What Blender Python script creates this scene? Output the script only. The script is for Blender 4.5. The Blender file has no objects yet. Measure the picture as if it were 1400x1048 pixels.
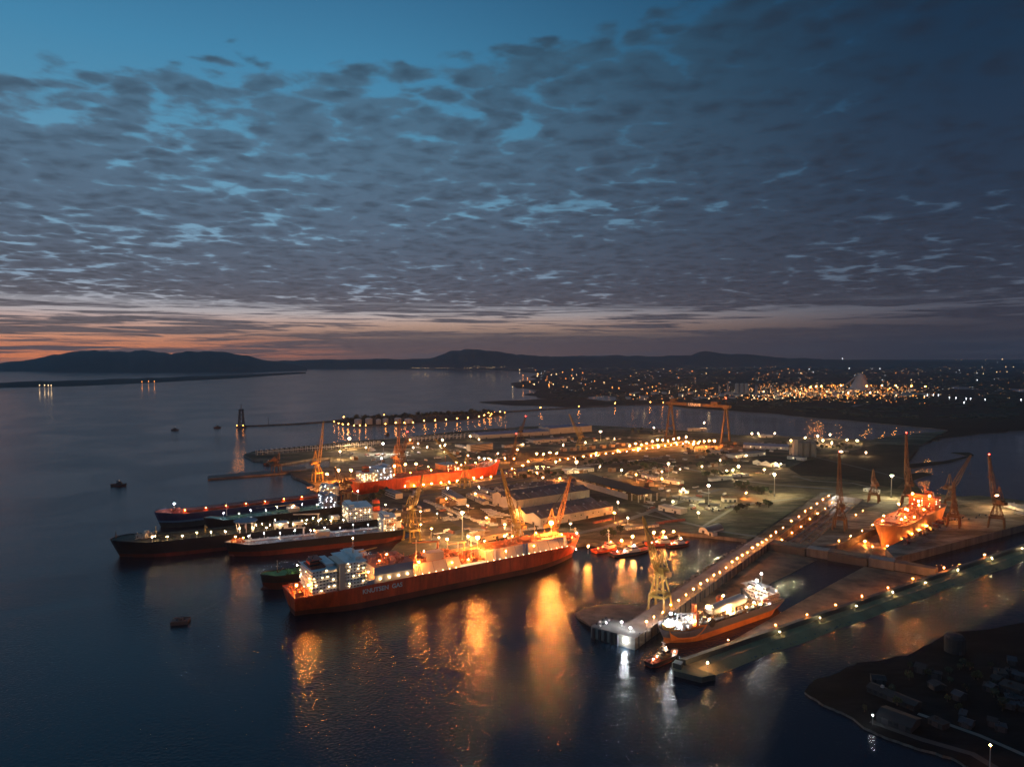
import bpy, math, random
from mathutils import Vector, Matrix, noise
from mathutils.geometry import tessellate_polygon
R = math.radians
rnd = random.Random(7)
sc = bpy.context.scene
col = sc.collection

# ------------------------------------------------------------------ camera
F, CH = 933.0, 225.0                       # focal length in photo pixels, camera height (m)
TH = math.atan((524 - 488) / F)
cam = bpy.data.cameras.new('camera'); cam.sensor_width = 36; cam.lens = 36 * F / 1400
cam.clip_start = 1; cam.clip_end = 1e6
cam_o = bpy.data.objects.new('camera', cam); col.objects.link(cam_o)
cam_o.location = (0, 0, CH); cam_o.rotation_euler = (R(90) - TH, 0, 0)
sc.camera = cam_o
sc.view_settings.view_transform = 'Standard'; sc.view_settings.look = 'None'
sc.view_settings.exposure = 0.45; sc.view_settings.gamma = 1
sc.cycles.use_denoising = True
sc.cycles.use_light_tree = True
sc.cycles.max_bounces = 4; sc.cycles.diffuse_bounces = 2; sc.cycles.glossy_bounces = 2
sc.cycles.volume_bounces = 0; sc.cycles.transmission_bounces = 2
sc.cycles.sample_clamp_indirect = 4
sc.cycles.caustics_reflective = False; sc.cycles.caustics_refractive = False

# ------------------------------------------------------------------ world: dusk sky with a sheet of altocumulus
def nd(nt, t, **k):
    n = nt.nodes.new(t)
    for a, b in k.items(): setattr(n, a, b)
    return n
def put(nt, sock, v):
    if hasattr(v, 'is_output'): nt.links.new(v, sock)
    elif v is not None: sock.default_value = v
def mth(nt, op, a, b=None, c=None, clamp=False):
    n = nd(nt, 'ShaderNodeMath', operation=op, use_clamp=clamp)
    put(nt, n.inputs[0], a); put(nt, n.inputs[1], b); put(nt, n.inputs[2], c)
    return n.outputs[0]
def mapr(nt, v, a, b, c=0.0, d=1.0, smooth=True):
    n = nd(nt, 'ShaderNodeMapRange', interpolation_type='SMOOTHSTEP' if smooth else 'LINEAR')
    put(nt, n.inputs[0], v)
    for i, x in enumerate((a, b, c, d)): put(nt, n.inputs[i + 1], x)
    return n.outputs[0]
def mixc(nt, f, a, b, mode='MIX'):
    n = nd(nt, 'ShaderNodeMix', data_type='RGBA', blend_type=mode)
    put(nt, n.inputs[0], f); put(nt, n.inputs[6], a); put(nt, n.inputs[7], b)
    return n.outputs[2]
def ramp(nt, f, stops):
    n = nd(nt, 'ShaderNodeValToRGB'); cr = n.color_ramp
    while len(cr.elements) < len(stops): cr.elements.new(0.5)
    for e, (p, c) in zip(cr.elements, stops): e.position = p; e.color = (*c, 1)
    put(nt, n.inputs[0], f); return n.outputs[0]
def lin(r, g, b):
    return tuple(((c / 255 + .055) / 1.055) ** 2.4 if c > 10 else c / 3294 for c in (r, g, b))
def noi(nt, vec, scale, detail=3, rough=.5, dist=0.0, lac=2.0):
    n = nd(nt, 'ShaderNodeTexNoise'); put(nt, n.inputs['Vector'], vec)
    n.inputs['Scale'].default_value = scale; n.inputs['Detail'].default_value = detail
    n.inputs['Roughness'].default_value = rough; n.inputs['Distortion'].default_value = dist
    n.inputs['Lacunarity'].default_value = lac
    return n.outputs['Fac']

w = bpy.data.worlds.new('World'); sc.world = w; w.use_nodes = True
nt = w.node_tree; nt.nodes.clear()
tc = nd(nt, 'ShaderNodeTexCoord'); sp = nd(nt, 'ShaderNodeSeparateXYZ')
nt.links.new(tc.outputs['Generated'], sp.inputs[0])
X, Y, Z = sp.outputs
zc = mth(nt, 'MAXIMUM', Z, 0.0)
elev = mth(nt, 'MULTIPLY', zc, 2.0)                         # 0..1 for the frame's 0..0.5
az = mth(nt, 'ARCTAN2', X, Y)                               # -0.64 left .. +0.64 right
right = mapr(nt, az, -0.28, 0.62)
left = mapr(nt, az, 0.25, -0.62)
clearL = ramp(nt, elev, [(0, lin(244, 138, 76)), (.030, lin(238, 146, 94)), (.06, lin(206, 146, 116)), (.12, lin(166, 160, 164)),
    (.20, lin(118, 140, 162)), (.40, lin(94, 138, 164)), (.60, lin(70, 126, 156)), (.75, lin(56, 116, 150)), (.92, lin(44, 96, 130)), (1, lin(38, 88, 122))])
clearR = ramp(nt, elev, [(0, lin(54, 54, 64)), (.05, lin(64, 60, 70)), (.1, lin(76, 78, 90)), (.25, lin(66, 84, 104)), (.5, lin(38, 68, 94)),
    (.75, lin(16, 50, 78)), (1, lin(10, 42, 70))])
clear = mixc(nt, right, clearL, clearR)
warmx = mapr(nt, az, -0.10, -0.6)
lowband = mapr(nt, elev, .15, .06)
pink = mixc(nt, right, ramp(nt, elev, [(0, lin(88, 78, 82)), (.05, lin(96, 84, 84)), (.09, lin(168, 138, 120)), (.13, lin(184, 164, 152))]), (*lin(52, 52, 62), 1))
clear = mixc(nt, mth(nt, 'MULTIPLY', lowband, mth(nt, 'SUBTRACT', 1.0, warmx)), clear, pink)
cloudL = ramp(nt, elev, [(0, lin(112, 86, 80)), (.05, lin(98, 84, 84)), (.1, lin(88, 84, 92)), (.2, lin(74, 80, 96)), (.35, lin(72, 90, 110)), (.55, lin(70, 98, 120)), (.8, lin(56, 94, 118)), (1, lin(46, 88, 116))])
cloudR = ramp(nt, elev, [(0, lin(46, 46, 56)), (.08, lin(48, 50, 62)), (.2, lin(42, 50, 66)), (.4, lin(30, 46, 66)), (.7, lin(18, 42, 64)), (1, lin(8, 36, 60))])
cloudc = mixc(nt, right, cloudL, cloudR)
# flat projection of the cloud sheet
den = mth(nt, 'ADD', zc, 0.075)
cu = mth(nt, 'DIVIDE', X, den); cv = mth(nt, 'DIVIDE', Y, den)
cxy = nd(nt, 'ShaderNodeCombineXYZ')
put(nt, cxy.inputs[0], mth(nt, 'MULTIPLY', cu, 0.95)); put(nt, cxy.inputs[1], cv); cxy.inputs[2].default_value = 3.1
cvv = cxy.outputs[0]
n1 = noi(nt, cvv, 8.5, 6, .6, .3)
n2 = noi(nt, cvv, 1.1, 3, .5, .4)
n3 = noi(nt, cvv, 0.4, 2, .5)
vo = nd(nt, 'ShaderNodeTexVoronoi', feature='SMOOTH_F1')
wv = nd(nt, 'ShaderNodeVectorMath', operation='ADD'); nt.links.new(cvv, wv.inputs[0])
wn = nd(nt, 'ShaderNodeTexNoise'); nt.links.new(cvv, wn.inputs['Vector']); wn.inputs['Scale'].default_value = 2.6; wn.inputs['Detail'].default_value = 4
wsc = nd(nt, 'ShaderNodeVectorMath', operation='SCALE'); nt.links.new(wn.outputs['Color'], wsc.inputs[0]); wsc.inputs['Scale'].default_value = 0.5
nt.links.new(wsc.outputs[0], wv.inputs[1]); nt.links.new(wv.outputs[0], vo.inputs['Vector'])
vo.inputs['Scale'].default_value = 7.5; vo.inputs['Smoothness'].default_value = .3
cell = mth(nt, 'SUBTRACT', 1.0, mth(nt, 'MULTIPLY', vo.outputs['Distance'], 1.3))
dens = mth(nt, 'ADD', mth(nt, 'MULTIPLY', n1, .74), mth(nt, 'MULTIPLY', cell, .54))
dens = mth(nt, 'ADD', dens, mth(nt, 'MULTIPLY', mth(nt, 'SUBTRACT', n2, .5), .75))
dens = mth(nt, 'ADD', dens, mth(nt, 'MULTIPLY', mth(nt, 'SUBTRACT', n3, .5), .35))
topclear = mth(nt, 'SUBTRACT', mth(nt, 'ADD', elev, mth(nt, 'MULTIPLY', az, -0.24)), 0.78)
thr = mth(nt, 'ADD', 0.262, mth(nt, 'MAXIMUM', mth(nt, 'MULTIPLY', topclear, 6.0), 0.0))
thr = mth(nt, 'SUBTRACT', thr, mth(nt, 'MULTIPLY', right, .05))
cov = mapr(nt, mth(nt, 'SUBTRACT', dens, thr), -.07, .20)
# long streaks of cloud low over the horizon
sxy = nd(nt, 'ShaderNodeCombineXYZ'); put(nt, sxy.inputs[0], mth(nt, 'MULTIPLY', az, 7.0)); put(nt, sxy.inputs[1], mth(nt, 'MULTIPLY', elev, 95.0)); sxy.inputs[2].default_value = .7
st1 = noi(nt, sxy.outputs[0], 1.0, 5, .62, .5)
st2 = noi(nt, sxy.outputs[0], .32, 2, .5)
band = mth(nt, 'ADD', mth(nt, 'MULTIPLY', st1, 1.0), mth(nt, 'MULTIPLY', mth(nt, 'SUBTRACT', st2, .5), .6))
openb = mth(nt, 'MULTIPLY', mapr(nt, elev, .150, .118), mapr(nt, elev, .060, .088))
openl = mth(nt, 'MULTIPLY', mapr(nt, elev, .075, .03), warmx)
bandc = mapr(nt, mth(nt, 'SUBTRACT', band, mth(nt, 'ADD', .395, mth(nt, 'ADD', mth(nt, 'MULTIPLY', openb, .12), mth(nt, 'MULTIPLY', openl, .13)))), -.03, .09)
cov = mixc(nt, mapr(nt, elev, .17, .12), cov, bandc)
# inner relief of the cloud bellies
rel = noi(nt, cvv, 10.0, 4, .55, .4)
cloudc = mixc(nt, mapr(nt, mth(nt, 'ADD', mth(nt, 'MULTIPLY', rel, .8), mth(nt, 'MULTIPLY', cell, .45)), .42, .92, 0, .60), cloudc, mixc(nt, .8, cloudc, (.01, .012, .02, 1)))
skyc = mixc(nt, cov, clear, cloudc)
# past the frame on the right and behind, plain night blue
skyt = nd(nt, 'ShaderNodeTexSky', sky_type='NISHITA'); skyt.sun_disc = False
skyt.sun_elevation = R(-3.0); skyt.sun_rotation = R(-48)
bg2 = nd(nt, 'ShaderNodeBackground'); nt.links.new(skyt.outputs[0], bg2.inputs[0]); bg2.inputs[1].default_value = 0.05
bg = nd(nt, 'ShaderNodeBackground'); put(nt, bg.inputs[0], skyc); bg.inputs[1].default_value = .95
add = nd(nt, 'ShaderNodeAddShader'); out = nd(nt, 'ShaderNodeOutputWorld')
nt.links.new(bg.outputs[0], add.inputs[0]); nt.links.new(bg2.outputs[0], add.inputs[1]); nt.links.new(add.outputs[0], out.inputs[0])

# ------------------------------------------------------------------ geometry helpers
def P(x, y, z=0.0):
    """the place on the level z that the photograph shows at its pixel x, y"""
    dx = (x - 700) / F; dy = (524 - y) / F
    yy = math.cos(TH) + dy * math.sin(TH); zz = -math.sin(TH) + dy * math.cos(TH)
    t = (z - CH) / zz
    return Vector((dx * t, yy * t, z))
class Fr:
    def __init__(s, o, ang): s.o = Vector((o[0], o[1])); s.a = ang; s.c = math.cos(ang); s.s = math.sin(ang)
    def __call__(s, u, v, z=0.0): return Vector((s.o.x + u * s.c + v * s.s, s.o.y + u * s.s - v * s.c, z))
a_, b_ = P(884, 850, 13), P(1133, 677, 13)
D = Fr(a_, math.atan2(b_.y - a_.y, b_.x - a_.x))            # lift-dock frame: u inland, v to the right
a_, b_ = P(482, 668, 4), P(940, 606, 4)
G = Fr(a_, math.atan2(b_.y - a_.y, b_.x - a_.x))            # big dock frame
D2 = Fr(P(1142, 745, 9), R(42))
JIT = lambda a: rnd.uniform(-a, a)

class MB:
    def __init__(s): s.v = []; s.f = []; s.m = []
    def add(s, vs, fs, m=0):
        n = len(s.v); s.v += [tuple(p) for p in vs]
        for f in fs: s.f.append(tuple(i + n for i in f)); s.m.append(m)
        return s
    def box(s, x0, x1, y0, y1, z0, z1, m=0, taper=0.0, rz=0.0, o=(0, 0, 0)):
        cx, cy = (x0 + x1) / 2, (y0 + y1) / 2; hx, hy = (x1 - x0) / 2, (y1 - y0) / 2
        vs = []; c, sn = math.cos(rz), math.sin(rz)
        for z, k in ((z0, 1), (z1, 1 - taper)):
            for a, b in ((-1, -1), (1, -1), (1, 1), (-1, 1)):
                px, py = cx + a * hx * k, cy + b * hy * k
                vs.append((o[0] + px * c - py * sn, o[1] + px * sn + py * c, o[2] + z))
        return s.add(vs, [(3, 2, 1, 0), (4, 5, 6, 7), (0, 1, 5, 4), (1, 2, 6, 5), (2, 3, 7, 6), (3, 0, 4, 7)], m)
    def bar(s, p, q, w, w2=None, m=0):
        p, q = Vector(p), Vector(q); d = (q - p)
        if d.length < 1e-6: return s
        d.normalize(); up = Vector((0, 0, 1)) if abs(d.z) < .95 else Vector((1, 0, 0))
        a = d.cross(up).normalized(); b = d.cross(a)
        w2 = w if w2 is None else w2; vs = []
        for c, k in ((p, w / 2), (q, w2 / 2)):
            for i, j in ((-1, -1), (1, -1), (1, 1), (-1, 1)): vs.append(c + a * i * k + b * j * k)
        return s.add(vs, [(3, 2, 1, 0), (4, 5, 6, 7), (0, 1, 5, 4), (1, 2, 6, 5), (2, 3, 7, 6), (3, 0, 4, 7)], m)
    def cyl(s, p, q, r, r2=None, n=8, m=0):
        p, q = Vector(p), Vector(q); d = (q - p).normalized()
        up = Vector((0, 0, 1)) if abs(d.z) < .95 else Vector((1, 0, 0))
        a = d.cross(up).normalized(); b = d.cross(a); r2 = r if r2 is None else r2; vs = []
        for c, k in ((p, r), (q, r2)):
            for i in range(n):
                t = 2 * math.pi * i / n; vs.append(c + a * math.cos(t) * k + b * math.sin(t) * k)
        fs = [(i, (i + 1) % n, n + (i + 1) % n, n + i) for i in range(n)] + [tuple(range(n))[::-1], tuple(range(n, 2 * n))]
        return s.add(vs, fs, m)
    def lathe(s, prof, o=(0, 0, 0), n=12, m=0):
        vs = []; fs = []
        for r, z in prof:
            for i in range(n):
                t = 2 * math.pi * i / n; vs.append((o[0] + r * math.cos(t), o[1] + r * math.sin(t), o[2] + z))
        for k in range(len(prof) - 1):
            for i in range(n):
                j = (i + 1) % n; fs.append((k * n + i, k * n + j, (k + 1) * n + j, (k + 1) * n + i))
        fs.append(tuple(range(n))[::-1]); fs.append(tuple(range((len(prof) - 1) * n, len(prof) * n)))
        return s.add(vs, fs, m)
    def ball(s, c, r, m=0, rz=None):
        rz = r if rz is None else rz
        return s.lathe([(r * .02, -rz), (r, -rz * .35), (r, rz * .35), (r * .02, rz)], c, 6, m)
    def lattice(s, p, q, w0, w1, n, t=.5, m=0, h0=None, h1=None):
        p, q = Vector(p), Vector(q); d = (q - p).normalized()
        up = Vector((0, 0, 1)) if abs(d.z) < .97 else Vector((1, 0, 0))
        a = d.cross(up).normalized(); b = a.cross(d).normalized()
        h0 = w0 if h0 is None else h0; h1 = w1 if h1 is None else h1
        ring = []
        for i in range(n + 1):
            f = i / n; c = p.lerp(q, f); ww = w0 + (w1 - w0) * f; hh = h0 + (h1 - h0) * f
            ring.append([c + a * ww / 2 * x + b * hh / 2 * y for x, y in ((-1, -1), (1, -1), (1, 1), (-1, 1))])
        for k in range(4): s.bar(ring[0][k], ring[-1][k], t * 1.25, m=m)
        for i in range(n):
            for k in range(4):
                l = (k + 1) % 4
                if i % 2: s.bar(ring[i][k], ring[i + 1][l], t * .7, m=m)
                else: s.bar(ring[i][l], ring[i + 1][k], t * .7, m=m)
            s.bar(ring[i][0], ring[i][1], t * .7, m=m); s.bar(ring[i][2], ring[i][3], t * .7, m=m)
        return s
    def mesh(s, name, mats):
        me = bpy.data.meshes.new(name); me.from_pydata(s.v, [], s.f)
        mats = mats if isinstance(mats, (list, tuple)) else [mats]
        for m in mats: me.materials.append(m)
        if len(mats) > 1: me.polygons.foreach_set('material_index', s.m)
        me.update(); return me
    def build(s, name, mats, parent=None):
        return link(name, s.mesh(name, mats), parent)
def link(name, me, parent=None, loc=(0, 0, 0), rz=0.0):
    o = bpy.data.objects.new(name, me); col.objects.link(o)
    o.location = loc; o.rotation_euler = (0, 0, rz)
    if parent: o.parent = parent
    return o
def tag(o, label, cat, group=None):
    o['label'] = label; o['category'] = cat
    if group: o['group'] = group
    return o
def thing(name, label, cat, loc=(0, 0, 0), rz=0.0, group=None):
    o = bpy.data.objects.new(name, None); col.objects.link(o); o.empty_display_size = 1
    o.location = loc; o.rotation_euler = (0, 0, rz)
    return tag(o, label, cat, group)
def struct(o): o['kind'] = 'structure'; return o
def stuff(o): o['kind'] = 'stuff'; return o
def dup(root, loc, rz, label=None, group=None, sc_=None):
    r = root.copy(); col.objects.link(r); r.location = loc; r.rotation_euler = (0, 0, rz)
    if label: r['label'] = label
    if group: r['group'] = group
    if sc_: r.scale = sc_ if isinstance(sc_, (tuple, list)) else (sc_,) * 3
    for ch in list(root.children):
        c = ch.copy(); col.objects.link(c); c.parent = r
        for g in list(ch.children):
            d = g.copy(); col.objects.link(d); d.parent = c
    return r
def slab(name, loops, z1, z0, mats, parent=None):
    """a flat-topped body from an outline and its holes; material 0 on top, 1 on the sides"""
    loops = [[Vector((p[0], p[1], 0)) for p in l] for l in loops]
    flat = [p for l in loops for p in l]; mb = MB()
    tris = tessellate_polygon(loops)
    vs = [(p.x, p.y, z1) for p in flat]; fs = []
    for t in tris:
        a, b, c = (flat[i] for i in t)
        fs.append(t if (b - a).cross(c - a).z > 0 else t[::-1])
    mb.add(vs, fs, 0); k = 0
    for l in loops:
        for i in range(len(l)):
            p, q = l[i], l[(i + 1) % len(l)]
            mb.add([(p.x, p.y, z0), (q.x, q.y, z0), (q.x, q.y, z1), (p.x, p.y, z1)], [(0, 1, 2, 3)], 1)
    return mb.build(name, mats, parent)
def ribbon(name, pts, wdt, z, mat_, parent=None):
    mb = MB(); L = []; pts = [Vector((p[0], p[1])) for p in pts]
    for i, p in enumerate(pts):
        d = (pts[min(i + 1, len(pts) - 1)] - pts[max(i - 1, 0)]).normalized(); n = Vector((-d.y, d.x)) * wdt / 2
        L += [(p.x - n.x, p.y - n.y, z), (p.x + n.x, p.y + n.y, z)]
    mb.add(L, [(2 * i, 2 * i + 2, 2 * i + 3, 2 * i + 1) for i in range(len(pts) - 1)])
    return mb.build(name, mat_, parent)

# ------------------------------------------------------------------ materials
M = {}
def mat(name, c, rough=.7, var=.25, scale=.15, metal=0.0, bump=0.0, c2=None, spec=.5, streak=False):
    if name in M: return M[name]
    m = bpy.data.materials.new(name); m.use_nodes = True; t = m.node_tree; b = t.nodes['Principled BSDF']
    g = nd(t, 'ShaderNodeTexCoord')
    vec = g.outputs['Object']
    if streak:
        mp = nd(t, 'ShaderNodeMapping'); t.links.new(vec, mp.inputs[0]); mp.inputs['Scale'].default_value = (1, 1, .18); vec = mp.outputs[0]
    f = noi(t, vec, scale, 5, .62)
    dark = tuple(x * (1 - var) for x in (c2 or c)); light = tuple(min(1, x * (1 + var * .6)) for x in c)
    put(t, b.inputs['Base Color'], ramp(t, f, [(.32, dark), (.68, light)]))
    b.inputs['Roughness'].default_value = rough; b.inputs['Metallic'].default_value = metal
    b.inputs['Specular IOR Level'].default_value = spec
    if bump:
        bp = nd(t, 'ShaderNodeBump'); bp.inputs['Strength'].default_value = bump; bp.inputs['Distance'].default_value = .3
        put(t, bp.inputs['Height'], noi(t, vec, scale * 6, 4, .6)); t.links.new(bp.outputs[0], b.inputs['Normal'])
    M[name] = m; return m
def emi(name, c, s):
    if name in M: return M[name]
    m = bpy.data.materials.new(name); m.use_nodes = True; t = m.node_tree; t.nodes.clear()
    e = nd(t, 'ShaderNodeEmission'); e.inputs[0].default_value = (*c, 1); e.inputs[1].default_value = s
    o = nd(t, 'ShaderNodeOutputMaterial'); t.links.new(e.outputs[0], o.inputs[0])
    M[name] = m; return m
ORA, WAR, COO, GRN = (1, .31, .05), (1, .64, .30), (.88, .94, 1), (1, .88, .48)
steel = mat('galvanised steel', (.30, .29, .27), .5, .2, .4)
dark = mat('dark painted steel', (.035, .035, .04), .6, .3, .3)
white = mat('white ship paint', (.72, .70, .66), .5, .12, .12, streak=True)
yellow = mat('crane yellow paint', (.33, .22, .04), .55, .3, .12)
gantm = mat('dull ochre gantry paint', (.11, .06, .022), .65, .35, .06)
rusty = mat('weathered orange crane paint', (.17, .08, .027), .65, .35, .15)
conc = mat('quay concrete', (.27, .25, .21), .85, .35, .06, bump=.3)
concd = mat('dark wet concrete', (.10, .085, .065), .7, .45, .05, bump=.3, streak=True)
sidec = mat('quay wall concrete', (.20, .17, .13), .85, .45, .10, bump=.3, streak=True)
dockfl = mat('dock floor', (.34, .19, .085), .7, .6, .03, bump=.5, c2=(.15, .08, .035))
asph = mat('asphalt', (.055, .052, .048), .9, .3, .05)
rock = mat('rubble stone', (.16, .14, .115), .95, .5, .25, bump=.9)
beige = mat('beige render', (.48, .41, .32), .85, .15, .1)
whitew = mat('whitewashed wall', (.62, .58, .50), .85, .15, .1)
roofbr = mat('brown sheet roof', (.15, .105, .095), .7, .35, .05, c2=(.11, .09, .08))
roofgr = mat('grey sheet roof', (.19, .185, .18), .7, .3, .06)
roofbl = mat('blue grey sheet roof', (.16, .20, .28), .6, .2, .03)
roofdk = mat('black felt roof', (.035, .03, .027), .9, .3, .04)
glass = mat('dark window glass', (.03, .035, .04), .15, .1, .2)
leafm = mat('leaves', (.055, .07, .028), .9, .5, .8)
leafd = mat('dark leaves', (.030, .042, .022), .9, .5, .8)
bark = mat('bark', (.09, .07, .05), .9, .3, 1)
lit = {}
for k_, c_, s_ in (('sodium', ORA, 1), ('warm', WAR, 1), ('cool', COO, 1), ('green', GRN, 1)): lit[k_] = c_
GAIN = 2.6
def lampmat(kind, s, far=False):
    m = emi('%s lamp light %g%s' % (kind, s, ' far' if far else ''), lit[kind], s * (1 if far else GAIN))
    if far: m.cycles.emission_sampling = 'NONE'
    return m

# ground of the yard: worn concrete, asphalt and dry grass in patches
def ground_mat(name, a, b, c, sc1=.008, grass=.5):
    m = bpy.data.materials.new(name); m.use_nodes = True; t = m.node_tree; p = t.nodes['Principled BSDF']
    g = nd(t, 'ShaderNodeTexCoord').outputs['Object']
    mp = nd(t, 'ShaderNodeMapping'); t.links.new(g, mp.inputs[0]); mp.inputs['Rotation'].default_value = (0, 0, -G.a); mp.inputs['Scale'].default_value = (.45, 1, 1)
    v = mp.outputs[0]
    n_a = noi(t, v, sc1, 6, .6, .6); n_b = noi(t, v, sc1 * 2.7, 6, .65, .3); n_c = noi(t, v, .12, 5, .7)
    c1 = mixc(t, mapr(t, n_a, .45, .56), (*a, 1), (*b, 1))
    c1 = mixc(t, mth(t, 'MULTIPLY', mapr(t, n_b, .46, .60), grass), c1, (*c, 1))
    c1 = mixc(t, mapr(t, n_c, .30, .70, .0, .6), c1, mixc(t, 1.0, c1, (.30, .28, .25, 1), 'MULTIPLY'))
    vp = nd(t, 'ShaderNodeTexVoronoi', distance='CHEBYCHEV'); t.links.new(v, vp.inputs['Vector']); vp.inputs['Scale'].default_value = .03 if sc1 > .005 else .004; vp.inputs['Randomness'].default_value = .8
    sv = nd(t, 'ShaderNodeSeparateColor'); t.links.new(vp.outputs['Color'], sv.inputs[0])
    c1 = mixc(t, mapr(t, sv.outputs[0], .2, .9, .0, .55), c1, mixc(t, 1.0, c1, (.50, .46, .40, 1), 'MULTIPLY'))
    n_d = noi(t, v, .045, 4, .6, 1.2)
    c1 = mixc(t, mapr(t, n_d, .54, .62, .0, .6), c1, mixc(t, 1.0, c1, (.42, .38, .32, 1), 'MULTIPLY'))
    put(t, p.inputs['Base Color'], c1); p.inputs['Roughness'].default_value = .9; p.inputs['Specular IOR Level'].default_value = .15
    bp = nd(t, 'ShaderNodeBump'); bp.inputs['Strength'].default_value = .5; bp.inputs['Distance'].default_value = .6
    put(t, bp.inputs['Height'], n_c); t.links.new(bp.outputs[0], p.inputs['Normal'])
    return m
yardm = ground_mat('yard ground', (.29, .225, .14), (.13, .10, .062), (.065, .065, .028), .008, .75)
aprm = ground_mat('dock apron concrete', (.36, .30, .22), (.20, .145, .09), (.10, .085, .05), .014, .5)
landm = ground_mat('dark marsh land', (.050, .042, .030), (.028, .026, .018), (.032, .036, .016), .0012, .7)
hillm = ground_mat('scrub hillside', (.045, .045, .036), (.05, .045, .03), (.022, .03, .016), .0008, .7)
nearm = ground_mat('near shore ground', (.014, .014, .014), (.006, .006, .007), (.007, .008, .006), .03, .6)

# water
wm = bpy.data.materials.new('estuary water'); wm.use_nodes = True; t = wm.node_tree; b = t.nodes['Principled BSDF']
b.inputs['Base Color'].default_value = (.004, .012, .022, 1); b.inputs['Roughness'].default_value = .035; b.inputs['IOR'].default_value = 1.333
g = nd(t, 'ShaderNodeTexCoord').outputs['Object']
hgt = mth(t, 'ADD', mth(t, 'MULTIPLY', noi(t, g, .46, 3, .55, .2), .60), mth(t, 'MULTIPLY', noi(t, g, .12, 2, .5), .18))
hgt = mth(t, 'MULTIPLY', hgt, mapr(t, noi(t, g, .0045, 3, .55, .8), .35, .65, .62, 1.12))
bp = nd(t, 'ShaderNodeBump'); bp.inputs['Strength'].default_value = 1; bp.inputs['Distance'].default_value = 1.0
put(t, bp.inputs['Height'], hgt); t.links.new(bp.outputs[0], b.inputs['Normal'])
S_ = 450000
struct(MB().add([(-S_, -3000, 0), (S_, -3000, 0), (S_, S_, 0), (-S_, S_, 0)], [(0, 1, 2, 3)]).build('water', wm))

# ------------------------------------------------------------------ land
pp = lambda pts, z: [P(x, y, z) for x, y in pts]
def jag(pts, k, seg=5, closed=False):
    out = []
    for i in range(len(pts) if closed else len(pts) - 1):
        a, b = pts[i], pts[(i + 1) % len(pts)]; L = (b - a).length; out.append(a)
        for j in range(1, seg):
            c = a.lerp(b, j / seg); m = L / seg * k; out.append(Vector((c.x + rnd.uniform(-m, m), c.y + rnd.uniform(-m, m), c.z)))
    if not closed: out.append(pts[-1])
    return out
far_near = [(560, 504), (640, 503), (700, 507), (738, 512), (728, 519), (698, 524), (706, 530), (738, 533), (716, 539), (748, 545), (655, 549), (690, 553), (800, 557),
            (860, 553), (905, 553), (935, 557), (1000, 561), (1060, 565), (1100, 570), (1160, 574), (1230, 581), (1275, 585), (1296, 588), (1262, 606), (1290, 598), (1330, 594), (1400, 588), (1900, 580)]
fl = jag(pp(far_near, 1.5), .3) + [Vector((90000, 20000, 0)), Vector((90000, 60000, 0)), Vector((-8000, 60000, 0))]
struct(slab('far_land', [fl], 1.5, -1, [landm, rock]))
# wooded sand bar across the estuary
def bank(name, top, near, zt, mat_):
    mb = MB(); n = len(near); vs = []
    for (x, y) in near: vs.append(P(x, y, 0))
    for i, (x, y) in enumerate(near):
        p = P(x, y, 0); q = P(*top[i], 0); vs.append(Vector((*(p.lerp(q, .25))[:2], zt * (0.7 + .6 * rnd.random()))))
    for i, (x, y) in enumerate(near):
        p = P(x, y, 0); q = P(*top[i], 0); vs.append(Vector((*(p.lerp(q, .85))[:2], zt * (0.7 + .6 * rnd.random()))))
    for (x, y) in top: vs.append(P(x, y, 0))
    fs = []
    for r in range(3):
        for i in range(n - 1): fs.append((r * n + i, r * n + i + 1, (r + 1) * n + i + 1, (r + 1) * n + i))
    mb.add(vs, fs); return mb.build(name, mat_)
xs = [-500 + 18 * i for i in range(52)]
def lerpl(pts, x):
    for (a, b), (c, d) in zip(pts, pts[1:]):
        if x <= c: return b + (d - b) * (x - a) / (c - a)
    return pts[-1][1]
nl = [(-500, 560), (0, 530), (100, 528), (200, 523.5), (330, 516.5), (370, 513.5), (418, 510)]
tl = [(-500, 540), (0, 524), (200, 518), (330, 513), (370, 511), (418, 509.4)]
struct(bank('sand_bar', [(x, lerpl(tl, x)) for x in xs], [(x, lerpl(nl, x)) for x in xs], 14, landm))

def ridge(name, prof, Dm, deep, seed, x0, x1, n=150):
    """hills whose crest stands Dm metres off; height read from the skyline"""
    mb = MB(); K = 12; vs = []
    for i in range(n + 1):
        x = x0 + (x1 - x0) * i / n; zt = CH + (488 - lerpl(prof, x)) / F * Dm; zt *= 1 + .16 * noise.fractal(Vector((x * .03, seed, 0)), .8, 2.2, 5)
        for k in range(K + 1):
            f = k / K; d = Dm + (f - .5) * deep; h = math.sin(math.pi * min(1, f)) ** .9
            nn = noise.fractal(Vector((x * .022 + seed, f * 4.0, seed)), .9, 2.1, 5)
            z = zt * h * (1 + .55 * nn * (0.12 + abs(f - .5) * 1.6)); px = (x - 700) / F
            vs.append((px * d, d, max(z, -5) if 0 < k < K else -8))
    fs = [(i * (K + 1) + k, (i + 1) * (K + 1) + k, (i + 1) * (K + 1) + k + 1, i * (K + 1) + k + 1) for i in range(n) for k in range(K)]
    mb.add(vs, fs); o = mb.build(name, hillm)
    for p in o.data.polygons: p.use_smooth = True
    return struct(o)
ridge('hills', [(-400, 503), (-100, 499), (0, 497), (30, 493), (70, 486), (110, 480), (160, 478), (195, 476.5), (215, 479), (235, 482), (280, 480), (310, 481), (345, 488), (372, 493), (400, 498), (420, 503)], 12500, 3200, 1.3, -400, 420)
ridge('hills', [(300, 500), (350, 494), (385, 493), (430, 491.5), (500, 491), (560, 490.5), (596, 488), (612, 482.5), (635, 477.5), (655, 477.5), (690, 483), (730, 486.5), (800, 488), (860, 491), (920, 496), (960, 503)], 15500, 3600, 4.1, 300, 960)
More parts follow.
